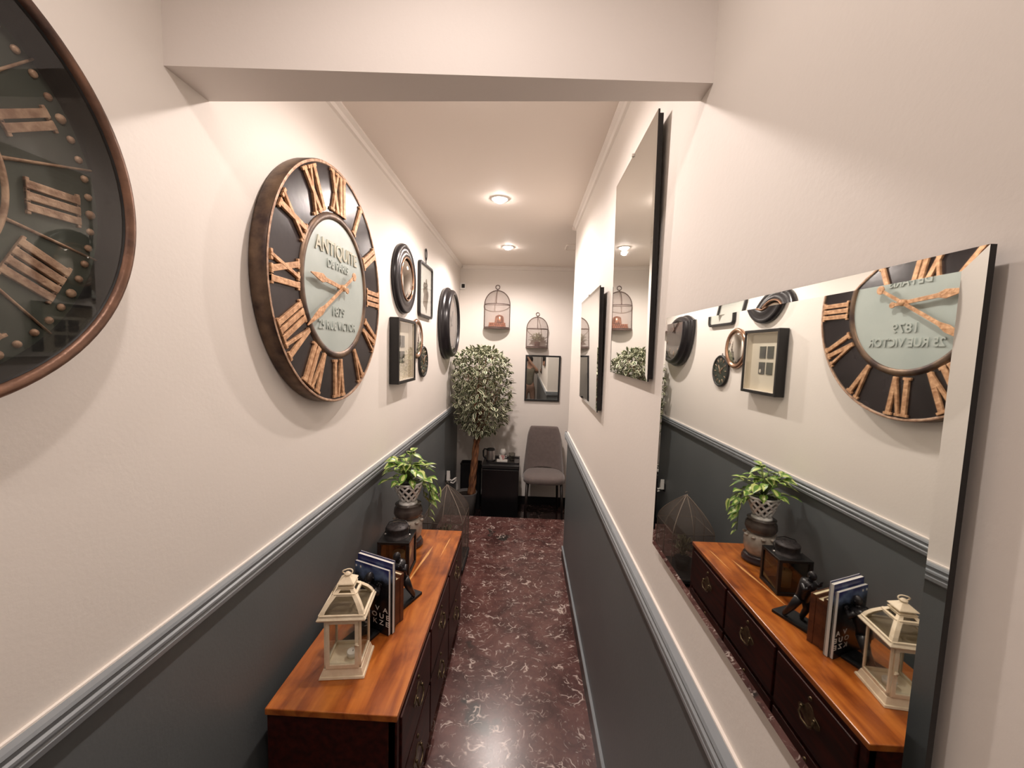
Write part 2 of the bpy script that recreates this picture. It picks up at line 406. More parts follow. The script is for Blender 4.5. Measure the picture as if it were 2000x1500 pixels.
# ------------------------------------------------------------ the shell
XL, XR, YB, YF, ZC, ZL = -0.8, 0.36, -2.0, 4.85, 2.67, -0.18
YE = 3.23      # end of the right wall
YS = 4.0       # step down
def struct(name, mb, mats, bevel=0):
    o = mb.build(name, mats, None, bevel); tag(o, kind='structure'); return o
RAILZ = 1.0
b = MB(); b.box(XL-.1, XR+.05, YB, YS, -.3, 0); b.box(XR+.05, 2.1, YE-.05, YS, -.3, 0); struct('floor', b, 'marble')
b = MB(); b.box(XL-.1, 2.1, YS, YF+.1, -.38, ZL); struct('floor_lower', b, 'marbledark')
b = MB(); b.box(XL-.1, XL, YB, YF, RAILZ, ZC+.05); b.mi = 1; b.box(XL-.1, XL, YB, YF, -.38, RAILZ); struct('wall_left', b, ['wall', 'slate'])
b = MB(); b.box(XR, 2.1, YB, YE, RAILZ, ZC+.05); b.mi = 1; b.box(XR, 2.1, YB, YE, -.3, RAILZ); struct('wall_right', b, ['wall', 'slate'])
b = MB(); b.box(XL-.1, 2.2, YF, YF+.1, -.38, ZC+.05); struct('wall_back', b, 'wall')
b = MB(); b.box(2.1, 2.2, YE-.2, YF, -.38, ZC+.05); struct('wall_side', b, 'wall')
b = MB(); b.box(XL-.1, XR+.1, YB-.1, YB, -.3, ZC+.05); struct('wall_front', b, 'wall')
b = MB(); b.box(XL-.1, 2.2, YB-.1, YF+.1, ZC, ZC+.1); struct('ceiling', b, 'ceil')
# beam across the passage (slightly out of square, as built)
b = MB()
zl, zr = 2.287, 2.248
vs = [(XL, .903, zl), (XL, 1.03, zl), (XR, .94, zr), (XR, .880, zr), (XL, .903, ZC), (XL, 1.03, ZC), (XR, .94, ZC), (XR, .880, ZC)]
b.add(vs, [(0,1,2,3), (4,7,6,5), (0,3,7,4), (1,5,6,2), (0,4,5,1), (3,2,6,7)]); struct('ceiling_beam', b, 'beam')
# crown moulding
def crown(pts, nrm):
    pass
prof = [(0, 0), (.030, 0), (.030, -.008), (.016, -.020), (.010, -.034), (0, -.040)]
def sweep(b, prof, p0, p1, out, z):
    """straight moulding: profile (out, up) between two xy points"""
    n = len(prof)
    vs = []
    for p in (p0, p1):
        for o_, u in prof: vs.append((p[0]+out[0]*o_, p[1]+out[1]*o_, z+u))
    fs = [tuple(range(n)), tuple(range(2*n-1, n-1, -1))]+[(i, (i+1) % n, n+(i+1) % n, n+i) for i in range(n)]
    b.add(vs, fs, False)
b = MB(); sweep(b, prof, (XL, 1.03), (XL, YF), (1, 0), ZC); struct('trim_1', b, 'crown')
b = MB(); sweep(b, prof, (XR, .94), (XR, YE+.03), (-1, 0), ZC); sweep(b, prof, (XR-.03, YE), (2.1, YE), (0, 1), ZC); struct('trim_2', b, 'crown')
b = MB(); sweep(b, prof, (XL+.03, YF), (2.1, YF), (0, -1), ZC); struct('trim_3', b, 'crown')
# chair rails
rp = [(0, .062), (.022, .062), (.025, .056), (.020, .050), (.020, .044), (.025, .040), (.025, .034), (.018, .030), (.018, .024), (.022, .020), (.020, .008), (.010, 0), (0, 0)]
b = MB(); sweep(b, rp, (XL, YB), (XL, YF), (1, 0), RAILZ-.004); b.mi = 1; b.box(XL, XL+.006, YB, YF, RAILZ+.058, RAILZ+.062); struct('trim_4', b, ['rail', 'crown'])  # thin cream bead paints in the highlight along the rail top
b = MB(); sweep(b, rp, (XR, YB), (XR, YE+.02), (-1, 0), RAILZ-.006); sweep(b, rp, (XR-.02, YE), (2.1, YE), (0, 1), RAILZ-.006); b.mi = 1; b.box(XR-.006, XR, YB, YE+.006, RAILZ+.056, RAILZ+.060); b.box(XR, 2.1, YE, YE+.006, RAILZ+.056, RAILZ+.060); struct('trim_5', b, ['rail', 'crown'])  # same cream bead, a painted highlight on the right rail's top edge
# skirting
b = MB(); b.box(XR-.010, XR, YB, YE+.01, 0, .088); b.box(XR-.010, 2.1, YE, YE+.010, 0, .088); b.mi = 1; b.box(XR-.012, XR, YB, YE+.012, .088, .100); struct('baseboard_right', b, ['blackbase', 'rail'])
b = MB(); b.box(XL, XL+.010, YB, YS, 0, .10); b.box(XL, XL+.010, YS, YF, ZL, ZL+.10); struct('baseboard_left', b, 'blackbase')
b = MB(); b.box(XL+.01, 2.1, YF-.014, YF, ZL, ZL+.10); struct('baseboard_back', b, 'blackbase')

# ------------------------------------------------------------ downlights
for i, (x, y, pw) in enumerate(LAMPS):
    lab = {3: 'round recessed ceiling downlight in the middle of the corridor ceiling', 4: 'round recessed ceiling downlight nearest the end wall with the cages'}.get(i)
    e = empty('ceiling_downlight', (x, y, ZC), 0, lab or ('round recessed ceiling downlight above the passage behind the beam', 'round recessed ceiling downlight in front of the beam', 'round recessed ceiling downlight just past the beam')[i], 'ceiling light', 'recessed ceiling downlights')
    b = MB(); b.lathe([(.043, 0), (.045, -.006), (.056, -.006), (.058, 0)], 32); b.build('trim_ring', 'whitematte', e)
    b = MB(); b.lathe([(.0001, -.028), (.016, -.026), (.030, -.018), (.040, -.007), (.044, -.001)], 32); b.build('lens', 'lens', e)
    ld = bpy.data.lights.new('downlight_lamp', 'SPOT'); ld.energy = pw; ld.spot_size = math.radians(168); ld.spot_blend = .55
    ld.color = LAMP_COL; ld.shadow_soft_size = .022
    lo = bpy.data.objects.new('downlight_lamp', ld); COL.objects.link(lo); lo.parent = e; lo.location = (0, 0, -.052)

# ceiling hatch near the end of the right wall
e = empty('ceiling_hatch_panel', (.47, 3.90, ZC), 0, 'small flat square panel with rounded corners on the ceiling by the end of the right wall', 'ceiling panel')
b = MB(); b.ring(rrect(.26, .20, .03), rrect(.235, .175, .022), -.008, 0); b.build('frame', 'ceil', e, .002)
b = MB(); b.prism(rrect(.232, .172, .021), -.004, 0); b.build('panel', 'ceil', e)

# ------------------------------------------------------------ roman numerals
def numeral_mb(txt, r0, r1, w, depth, zbase, gap, hour, serif=.35, b=None, taper=1.0):
    """numeral upright toward the rim, in the local xy plane of the clock"""
    b = b or MB()
    H = r1-r0; lift = 0
    units = {'I': w, 'V': w*3.2, 'X': w*3.2}
    tot = sum(units[c] for c in txt)+gap*(len(txt)-1)
    a = PI/2-hour*PI/6
    up = Vector((math.cos(a), math.sin(a), 0)); ri = Vector((math.sin(a), -math.cos(a), 0))
    R = Matrix(((ri.x, up.x, 0), (ri.y, up.y, 0), (0, 0, 1)))
    cx = -tot/2; mid = (r0+r1)/2
    def bar(x0, y0, x1, y1, ww):
        nonlocal lift
        d = Vector((x1-x0, y1-y0)).normalized(); n = Vector((-d.y, d.x))*ww/2
        poly = [(x0-n.x, y0-n.y), (x0+n.x, y0+n.y), (x1+n.x, y1+n.y), (x1-n.x, y1-n.y)]
        b.prism(poly, zbase, zbase+depth+lift, R)
    sh = H*.07
    for c in txt:
        u = units[c]; xm = cx+u/2
        def ser(x, y, sw):
            nonlocal lift
            lift = -.0008; bar(x-sw/2, y, x+sw/2, y, sh); lift = 0
        if c == 'I':
            bar(xm, r0, xm, r1, w); ser(xm, r0+sh/2, w*1.7); ser(xm, r1-sh/2, w*1.7)
        elif c == 'V':
            bar(cx+w*.5, r1, xm, r0, w); lift = .0006; bar(cx+u-w*.4, r1, xm, r0, w*.6); lift = 0
            ser(cx+w*.5, r1-sh/2, w*1.8); ser(cx+u-w*.4, r1-sh/2, w*1.4)
        else:
            bar(cx+w*.5, r1, cx+u-w*.5, r0, w); lift = .0006; bar(cx+u-w*.4, r1, cx+w*.4, r0, w*.6); lift = 0
            for xx in (cx+w*.5, cx+u-w*.5): ser(xx, r1-sh/2, w*1.7); ser(xx, r0+sh/2, w*1.7)
        cx += u+gap
    return b
ROM = {1:'I',2:'II',3:'III',4:'IV',5:'V',6:'VI',7:'VII',8:'VIII',9:'IX',10:'X',11:'XI',12:'XII'}

# big black clock with the teal centre
def big_clock():
    e = empty('wall_clock', (XL, 1.600, 1.921), wall='left', label='huge round black wall clock with gold roman numerals and teal centre disc', cat='clock')
    Rr = .446; t = .052
    b = MB(); b.lathe([(Rr-.03, .003), (Rr, .003), (Rr+.002, .01), (Rr+.002, t), (Rr-.003, t+.004), (Rr-.009, t+.004), (Rr-.011, t-.001), (Rr-.03, t-.001)], 96); b.build('case', 'bronze', e)
    b = MB(); b.lathe([(.255, t), (.30, t+.001), (Rr-.008, t)], 96); b.build('face_ring', 'clockblack', e)
    b = MB(); b.lathe([(.250, t), (.252, t+.006), (.262, t+.008), (.274, t+.006), (.277, t)], 96); b.build('inner_ring', 'bronze', e)
    b = MB(); b.lathe([(.0001, t+.001), (.20, t+.001), (.251, t+.001)], 96); d = b.build('centre_disc', 'teal', e)
    b = MB(); b.lathe([(Rr-.0085, t+.0042), (Rr-.004, t+.0062), (Rr, t+.0042)], 96); b.build('rim_edge', 'goldpale', e)
    for h in range(1, 13):
        wd = .019 if h not in (8,) else .018
        numeral_mb(ROM[h], .280, .430, wd, .009, t, .0075, h).build('numeral', 'gold', e, .0012)
    z = t+.001
    text('lettering', 'ANTIQUITE', .072, .005, 'embossgold', e, (.0, .135, z+.0015), xscale=.93, bold=.0012)
    text('lettering', 'DE PARIS', .042, .005, 'emboss', e, (.0, .080, z+.0015), xscale=1.05, bold=.0008)
    text('lettering', '1879', .050, .005, 'emboss', e, (.0, -.095, z+.0015), xscale=1.15, bold=.0008)
    text('lettering', '25 RUE VICTOR', .046, .005, 'emboss', e, (0, -.150, z+.0015), xscale=.98, bold=.0008)
    def hand(ang, L, tail, w, z, disc, spade):
        b = MB()
        a = math.radians(90-ang); up = Vector((math.cos(a), math.sin(a), 0)); ri = Vector((math.sin(a), -math.cos(a), 0))
        R = Matrix(((ri.x, up.x, 0), (ri.y, up.y, 0), (0, 0, 1)))
        b.prism([(-w*.45, -tail), (w*.45, -tail), (w*.55, L*.55), (w*1.1, L*.66), (w*.75, L*.80), (w*.10, L), (-w*.10, L), (-w*.75, L*.80), (-w*1.1, L*.66), (-w*.55, L*.55)], z, z+.004, R)
        if disc:
            pts = [(disc*math.cos(2*PI*i/20), -tail-disc*.7+disc*math.sin(2*PI*i/20)) for i in range(20)]
            b.prism(pts, z, z+.004, R)
        return b
    hand(239, .312, .105, .013, t+.022, .017, 1).build('minute_hand', 'gold', e, .0008)
    hand(275, .232, .040, .015, t+.016, .012, 1).build('hour_hand', 'gold', e, .0008)
    b = MB(); b.lathe([(.0001, t+.032), (.010, t+.031), (.013, t+.026), (.013, t+.012), (.005, t+.010), (.005, t)], 24); b.build('hub', 'gold', e)
    b = MB(); b.tube([(.09, .452, .006), (.092, .468, .006)], .0022); b.build('hook', 'black', e)
big_clock()

# near clock, green, behind glass
def near_clock():
    e = empty('wall_clock', (XL, .427, 1.912), wall='left', label='round dark green wall clock under glass with copper rim, cut by left edge of photo', cat='clock')
    Rr = .319
    b = MB(); b.lathe([(Rr-.02, .004), (Rr-.012, .004), (Rr-.004, .03), (Rr+.001, .06), (Rr+.002, .070), (Rr-.002, .078), (Rr-.009, .080), (Rr-.015, .076), (Rr-.017, .070)], 96); b.build('rim', 'copperrim', e)
    b = MB(); b.lathe([(Rr-.017, .072), (Rr-.022, .066), (Rr-.023, .035), (Rr-.026, .030)], 96); b.build('inner_wall', 'greendark', e)
    b = MB(); b.lathe([(.0001, .030), (.2, .030), (Rr-.020, .030)], 96); b.build('face', 'green', e)
    b = MB(); b.lathe([(.160, .030), (.162, .0345), (.166, .0345), (.168, .030)], 96)
    b.lathe([(.2935, .030), (.2945, .0325), (.2965, .0325), (.2975, .030)], 96); b.build('chapter_ring', 'goldpale', e)
    for k in range(12):
        a = PI/12+k*PI/6
        c, s_ = math.cos(a), math.sin(a)
        b = MB(); b.tube([(.166*c, .166*s_, .032), (.296*c, .296*s_, .032)], [.0030, .0018], 6)
        b.build('divider_bar', 'goldpale', e)
    for h in range(1, 13):
        numeral_mb('IIII' if h == 4 else ROM[h], .186, .262, .0125, .006, .030, .0045, h).build('numeral', 'goldpale', e, .001)
    for k in range(60):
        a = k*PI/30
        rr = .0062 if k % 5 else .0078
        b = MB(); b.ball((.280*math.cos(a), .280*math.sin(a), .031), rr, 10, 6, (1, 1, .7)); b.build('minute_stud', 'goldpale', e)
    b = MB(); b.lathe([(.0001, .030), (.0001, .033), (.05, .033), (.052, .030)], 32); b.build('hub', 'goldpale', e)
    for ang, L, w in ((-128, .15, .008), (-60, .11, .01)):
        a = math.radians(90-ang); b = MB()
        b.tube([(0, 0, .042), (L*math.cos(a), L*math.sin(a), .042)], [w*.5, w*.25], 6)
        b.build('hand', 'goldpale', e)
    b = MB(); n = 96
    b.lathe([(.0001, .070), (.15, .070), (.3035, .070)], n); b.build('glass', 'glassgrey', e)
near_clock()

# ------------------------------------------------------------ gallery on the left wall
def convex_mirror():
    e = empty('convex_mirror', (XL, 2.60, 2.125), wall='left', label='round convex mirror in a wide glossy black frame, highest of the small left-wall group', cat='mirror')
    b = MB(); b.lathe([(.20, .002), (.215, .002), (.218, .012), (.212, .030), (.200, .036), (.192, .030), (.165, .034), (.150, .040), (.138, .034)], 64); b.build('frame', 'blacksatin', e)
    b = MB(); b.lathe([(.138, .034), (.136, .042), (.128, .042), (.126, .034)], 64); b.build('inner_bead', 'goldmetal', e)
    b = MB(); pr = []
    for i in range(13):
        t = i/12; pr.append((max(.0001, .128*math.sin(t*PI/2)), .016+.036*math.cos(t*PI/2)))
    b.lathe(pr, 64); b.build('mirror_glass', 'mirrorwarm', e)
convex_mirror()

def hanging_picture():
    e = empty('hanging_frame', (XL, 3.165, 2.13), wall='left', label='narrow black rounded glass frame hung by a ring, showing a brown feather-like print', cat='picture frame')
    w, h = .40, .405
    b = MB(); b.ring(rrect(w, h, .035), rrect(w-.036, h-.036, .02), .002, .024); b.build('frame', 'black', e, .003)
    b = MB(); b.prism(rrect(w-.038, h-.038, .02), .005, .010); b.build('backing', 'whitematte', e)
    b = MB(); pts = []
    for i in range(24):
        a = 2*PI*i/24; r = 1+.18*math.sin(5*a)+.08*math.sin(9*a+1)
        pts.append((.075*r*math.sin(a)+.01, -.03+.115*r*math.cos(a)))
    b.prism(pts, .0102, .0112); b.build('print', mat('feather_brown', (.10,.075,.055), .7, col2=(.24,.19,.14), nscale=22), e)
    b = MB(); b.prism(rrect(w-.038, h-.038, .02), .018, .019); b.build('glass', 'glass', e)
    b = MB(); b.tube([(0, h/2, .012), (0, h/2+.035, .012)], .004)
    b.tube([(.024*math.cos(2*PI*i/24), h/2+.075+.042*math.sin(2*PI*i/24), .012) for i in range(24)], .0045, 8, True); b.build('hanging_ring', 'black', e)
hanging_picture()

def shadow_box():
    e = empty('shadow_box_frame', (XL, 2.545, 1.672), wall='left', label='deep black shadow box frame with cream mat and four small square pictures', cat='picture frame')
    w, h, d = .37, .395, .058
    b = MB(); b.ring(rect(w, h), rect(w-.036, h-.036), .004, d); b.box(-w/2+.002, w/2-.002, -h/2+.002, h/2-.002, .002, .006); b.build('frame', 'black', e, .0015)
    b = MB(); b.prism(rect(w-.037, h-.037), .006, .012)
    b.build('mat_board', 'matboard', e)
    b = MB(); b.ring(rect(w-.0365, h-.0365), rect(w-.042, h-.042), .012, d-.008); b.build('liner', 'matboard', e)
    k = 0
    for sy in (1, -1):
        for sx in (-1, 1):
            b = MB(); b.box(sx*.040-.031, sx*.040+.031, .010+sy*.049-.037, .010+sy*.049+.037, .012, .016)
            b.build('picture', 'print', e)
    b = MB(); b.ball((.050, -.058, .017), .010, 10, 8, (1, 1.3, .15)); b.build('pale_motif', 'matboard', e)
    b = MB(); b.prism(rect(w-.037, h-.037), d-.010, d-.009); b.build('glass', 'glass', e)
shadow_box()

def gold_mirror():
    e = empty('convex_mirror', (XL, 2.915, 1.757), wall='left', label='small round convex mirror in a rose gold rim, half behind the black shadow box', cat='mirror')
    b = MB(); b.lathe([(.128, .002), (.140, .004), (.143, .014), (.136, .024), (.124, .028), (.116, .020), (.110, .014)], 64); b.build('frame', 'goldmetal', e)
    b = MB(); pr = [(max(.0001, .113*math.sin(i/10*PI/2)), .010+.028*math.cos(i/10*PI/2)) for i in range(11)]
    b.lathe(pr, 48); b.build('mirror_glass', 'mirrorwarm', e)
gold_mirror()

def small_clock():
    e = empty('wall_clock', (XL, 3.12, 1.588), wall='left', label='smallest round dark clock with greenish face, below the rose gold mirror', cat='clock')
    b = MB(); b.lathe([(.10, .002), (.118, .003), (.120, .016), (.114, .022), (.106, .020), (.104, .012)], 48); b.build('case', 'greendark', e)
    b = MB(); b.lathe([(.0001, .012), (.05, .012), (.106, .012)], 48); b.build('face', 'green', e)
    for k in range(12):
        a = k*PI/6; b = MB(); b.tube([(.070*math.cos(a), .070*math.sin(a), .0135), (.095*math.cos(a), .095*math.sin(a), .0135)], .0030, 6); b.build('hour_mark', 'goldpale', e)
    b = MB(); b.tube([(-.012, -.02, .017), (.028, .045, .017)], [.004, .002], 6); b.build('minute_hand', 'goldpale', e); b = MB(); b.tube([(.01, -.01, .015), (-.045, .030, .015)], [.005, .002], 6); b.build('hour_hand', 'goldpale', e)
    b = MB(); b.lathe([(.0001, .020), (.107, .020)], 48); b.build('glass', 'glass', e)
    b = MB(); b.tube([(0, .118, .006), (0, .134, .006)], .003); b.build('hook', 'black', e)
small_clock()

def deep_clock():
    e = empty('wall_clock', (XL, 3.985, 1.935), wall='left', label='deep round black porthole-style clock, furthest one along the left wall', cat='clock')
    b = MB(); b.lathe([(.30, .002), (.335, .004), (.344, .014), (.346, .034), (.340, .046), (.326, .052), (.324, .060), (.322, .082), (.314, .094), (.300, .102), (.285, .102), (.278, .094), (.276, .060)], 72); b.build('case', 'blacksatin', e)
    b = MB(); b.lathe([(.0001, .060), (.1, .060), (.278, .060)], 72); b.build('face', mat('brown_clock_face', (.26,.22,.21), .5, noise=.3, nscale=5), e)
    for k in range(12):
        a = k*PI/6; b = MB(); b.tube([(.20*math.cos(a), .20*math.sin(a), .061), (.25*math.cos(a), .25*math.sin(a), .061)], .004, 6); b.build('hour_mark', 'goldpale', e)
    b = MB(); b.tube([(.03, -.02, .068), (-.10, .07, .068)], .005, 6); b.build('hour_hand', 'black', e); b = MB(); b.tube([(-.02, -.03, .066), (.07, .13, .066)], .004, 6); b.build('minute_hand', 'black', e)
    b = MB(); b.lathe([(.0001, .088), (.279, .088)], 72); b.build('glass', 'glassgrey', e)
deep_clock()

# sensor in the far corner
e = empty('alarm_sensor', (-.765, YF, 2.43), wall='back', label='small white square sensor with black face high in the far left corner', cat='sensor')
b = MB(); b.prism(rrect(.066, .080, .006), 0, .018); b.build('housing', 'whitematte', e, .002)
b = MB(); b.prism(rrect(.036, .044, .004, cx=.006), .018, .022); b.build('lens_face', 'matteblack', e)

# ------------------------------------------------------------ mirrors on the right wall
def bevel_mirror(yc, zc, w, h, label, out, tilt=0, bw=.017, slope=5.0, clip=True, turn=0):
    e = empty('wall_mirror', (XR-out, yc, zc), wall='right', tilt=tilt, turn=turn, label=label, cat='mirror', group='frameless mirrors on the right wall')
    dz = bw*math.tan(math.radians(slope)); th = .005
    b = MB()
    o = rect(w, h); i = rect(w-2*bw, h-2*bw)
    vs = [(x, y, -dz) for x, y in o]+[(x, y, 0) for x, y in i]
    b.add(vs, [(4,5,6,7)]+[(k, (k+1) % 4, 4+(k+1) % 4, 4+k) for k in range(4)], False)
    b.build('mirror_glass', 'mirror', e)
    b = MB(); b.prism(rect(w, h), -dz-th, -dz-.0001); b.build('glass_edge', 'mirrorback', e)
    b = MB(); b.prism(rect(w-.014, h-.014), -out+.006, -dz-th); b.build('backing_frame', 'mirrorback', e)
    if clip:
        b = MB(); b.box(-.004, .004, h/2-.005, h/2+.004, -.004, .003); b.build('clip', 'steel', e)
bevel_mirror(.677, 1.500, .706, .580, 'wide frameless mirror at the right edge of the photo, reflecting the chest and cream lantern', .016, clip=False)
bevel_mirror(1.402, 1.985, .518, .725, 'tall narrow frameless mirror hanging high on the right wall, reflecting the ceiling light', .024, tilt=math.radians(.9), turn=math.radians(-.44))
bevel_mirror(2.200, 1.712, .68, .575, 'frameless mirror at far end of the right wall, reflecting the smaller cage and framed mirror', .028, tilt=math.radians(1.2), turn=math.radians(-.9))

# framed mirror on the end wall
e = empty('framed_mirror', (.209, YF, 1.372), wall='back', label='small rectangular mirror in thin black frame on end wall above the chair', cat='mirror')
b = MB(); b.ring(rect(.415, .545), rect(.377, .507), .004, .024); b.build('frame', 'matteblack', e, .0015)
b = MB(); b.prism(rect(.380, .510), .012, .014); b.build('mirror_glass', 'mirror', e)

# ------------------------------------------------------------ wall cages
def half_cage(b, gb, R, H, wr=.0045, ribs=5):
    pass
def gauze(name, verts_uv, faces, material, parent):
    me = bpy.data.meshes.new(name)
    me.from_pydata([v for v, _ in verts_uv], [], faces); me.materials.append(M[material])
    uv = me.uv_layers.new(name='UVMap')
    for l in me.loops: uv.data[l.index].uv = verts_uv[l.vertex_index][1]
    o = bpy.data.objects.new(name, me); COL.objects.link(o); o.parent = parent
    for p in me.polygons: p.use_smooth = True
    return o
def wall_cage(x, z0, R, H, dome, label):
    """half-round wire cage on the end wall; local frame: x right, y up, z out"""
    e = empty('birdcage_shelf', (x, YF, z0), wall='back', label=label, cat='birdcage', group='half-round wire cages on the end wall')
    D = R*1.0
    def arc(t, y, k=1.0): return (R*k*math.cos(t), y, .004+D*k*math.sin(t))
    w = R*.034
    b = MB()
    # wall arch
    pts = [(-R, 0, .006), (-R, H*.5, .006)]+[(-R*math.cos(PI*i/20), H+dome*math.sin(PI*i/20), .006) for i in range(21)]+[(R, H*.5, .006), (R, 0, .006)]
    b.tube(pts, w, 6)
    # hoops
    b.tube([arc(PI*i/20, H) for i in range(21)], w*.8, 6); b.tube([(-R, H, .006), (R, H, .006)], w*.5, 6)
    b.tube([arc(PI*i/20, .008) for i in range(21)], w, 6)
    # front rib over the dome
    b.tube([(0, H+dome*math.sin(PI/2*i/10), .004+D*math.cos(PI/2*i/10)) for i in range(11)], w*.8, 6)
    for t in (PI*.5,):
        pass
    b.tube([(0, H+dome, .008), (0, H+dome+R*.10, .008)], w, 6)
    b.build('frame', 'cage', e)
    b = MB(); rr = R*.16
    b.tube([(rr*math.cos(2*PI*i/20), H+dome+R*.10+rr+rr*math.sin(2*PI*i/20), .008) for i in range(20)], w*.8, 6, True); b.build('hanging_ring', 'cage', e)
    b = MB(); poly = [(R*1.05*math.cos(PI*i/20), (D*1.05*math.sin(PI*i/20))) for i in range(21)]
    vs = [(p[0], -.010, p[1]+.001) for p in poly]+[(p[0], .002, p[1]+.001) for p in poly]; n = 21
    b.add(vs, [tuple(range(n)), tuple(range(2*n-1, n-1, -1))]+[(i, (i+1) % n, n+(i+1) % n, n+i) for i in range(n)], False)
    b.build('shelf', 'cage', e)
    vu = []; fs = []; nc = 20
    rows = [(k/6*H, 1.0) for k in range(7)]+[(H+dome*math.sin(PI/2*k/8), math.cos(PI/2*k/8)) for k in range(1, 9)]
    for j, (y, k) in enumerate(rows):
        for i in range(nc+1): vu.append((arc(PI*i/nc, y, max(k, .002)), (R*PI*i/nc, y if y <= H else H+(j-6)/8*dome*1.57)))
    for j in range(len(rows)-1):
        for i in range(nc): a = j*(nc+1)+i; fs.append((a, a+1, a+nc+2, a+nc+1))
    gauze('wire_gauze', vu, fs, 'gauze', e)
    return e
wall_cage(-.352, 1.948, .150, .275, .165, 'larger half-round wire cage with ring, holding copper moulds, on end wall')
wall_cage(.128, 1.738, .125, .215, .140, 'smaller half-round wire cage with ring, holding a potted plant, above black-framed mirror')

# copper moulds in the larger cage
def copper(x, y, z):
    e = empty('copper_baking_mould', (x, y, z), 0, 'fluted rectangular copper mould with two tiers, standing in the larger wall cage', 'copper mould')
    b = MB(); b.box(-.100, .100, -.028, .032, 0, .032)
    for i in range(9):
        b.lathe([(.010, 0), (.0115, .015), (.009, .030)], 10, (-.090+i*.0225, -.028, .001))
    b.build('lower_tier', 'copper', e, .002)
    b = MB(); b.box(-.096, .096, -.022, .028, .032, .060)
    for i in range(8): b.lathe([(.010, 0), (.0115, .012), (.008, .026)], 10, (-.082+i*.0235, -.022, .033))
    b.build('upper_tier', 'copper', e, .002)
    e = empty('copper_pot', (x+.025, y+.002, z+.0605), 0, 'lidded copper pot with pale knob on top of the fluted mould', 'pot')
    b = MB(); b.lathe([(.0001, 0), (.054, 0), (.056, .004), (.050, .062), (.047, .066)], 32); b.T = None; b.v = [(x_, y_*.8, z_) for x_, y_, z_ in b.v]; b.build('body', 'copper', e)
    b = MB(); b.lathe([(.048, .066), (.044, .076), (.022, .088), (.0001, .090)], 32); b.v = [(x_, y_*.8, z_) for x_, y_, z_ in b.v]; b.build('lid', 'copper', e)
    b = MB(); b.ball((0, 0, .097), .010, 12, 8); b.build('knob', 'whitematte', e)
copper(-.345, YF-.060, 1.9505)

def leaf(b, base, d, up, L, w, mi_in=0, mi_out=1, fold=.15, droop=.2, n=4, margin=.55):
    """variegated leaf: inner green strip, outer margin"""
    d = d.normalized(); s = d.cross(up)
    if s.length < 1e-3: s = d.cross(Vector((1, 0, .3)))
    s.normalize(); nn = s.cross(d)
    rows = []
    for i in range(n+1):
        t = i/n
        ww = w*math.sin(PI*min(1, t*.92+.06))**.8 if 0 < i < n else 0
        c = base+d*(L*t)-Vector((0, 0, 1))*(droop*L*t*t)
        rows.append([c-s*ww/2+nn*fold*ww, c-s*ww/2*margin+nn*fold*ww*margin, c, c+s*ww/2*margin+nn*fold*ww*margin, c+s*ww/2+nn*fold*ww])
    vs = [v for r in rows for v in r]
    fi = []; fo = []
    for i in range(n):
        for j in range(4):
            a = i*5+j; q = (a, a+1, a+6, a+5)
            (fo if j in (0, 3) else fi).append(q)
    base_i = len(b.v)
    b.add(vs, [], True)
    for q in fi: b.f.append([base_i+k for k in q]); b.m.append(mi_in); b.sm.append(True)
    for q in fo: b.f.append([base_i+k for k in q]); b.m.append(mi_out); b.sm.append(True)

# little plant in the smaller cage
e = empty('potted_plant', (.128, YF-.062, 1.7405), 0, 'small pale green plant in a brown pot inside the smaller wall cage', 'plant')
b = MB(); b.lathe([(.0001, 0), (.026, 0), (.036, .055), (.038, .058), (.034, .058), (.032, .045), (.0001, .045)], 24); b.build('pot', mat('brown_pot', (.11,.045,.03), .6, noise=.2), e)
b = MB(); rnd = random.Random(3)
for k in range(230):
    a = rnd.uniform(0, 2*PI); el = rnd.uniform(.05, 1.4)
    d = Vector((math.cos(a)*math.cos(el)*.95, math.sin(a)*math.cos(el)*.25, math.sin(el)*.9))
    st = Vector((0, 0, .070))+d*rnd.uniform(.010, .090)
    leaf(b, st, d+Vector((rnd.uniform(-.3,.3), rnd.uniform(-.1,.1), rnd.uniform(-.3,.3))), Vector((0, 0, 1)), rnd.uniform(.030, .050), .016, n=3)
b.build('foliage', [mat('pale_sage_leaf', (.26,.30,.14), .5, noise=.4, nscale=30), 'leafcream'], e, weld=False)

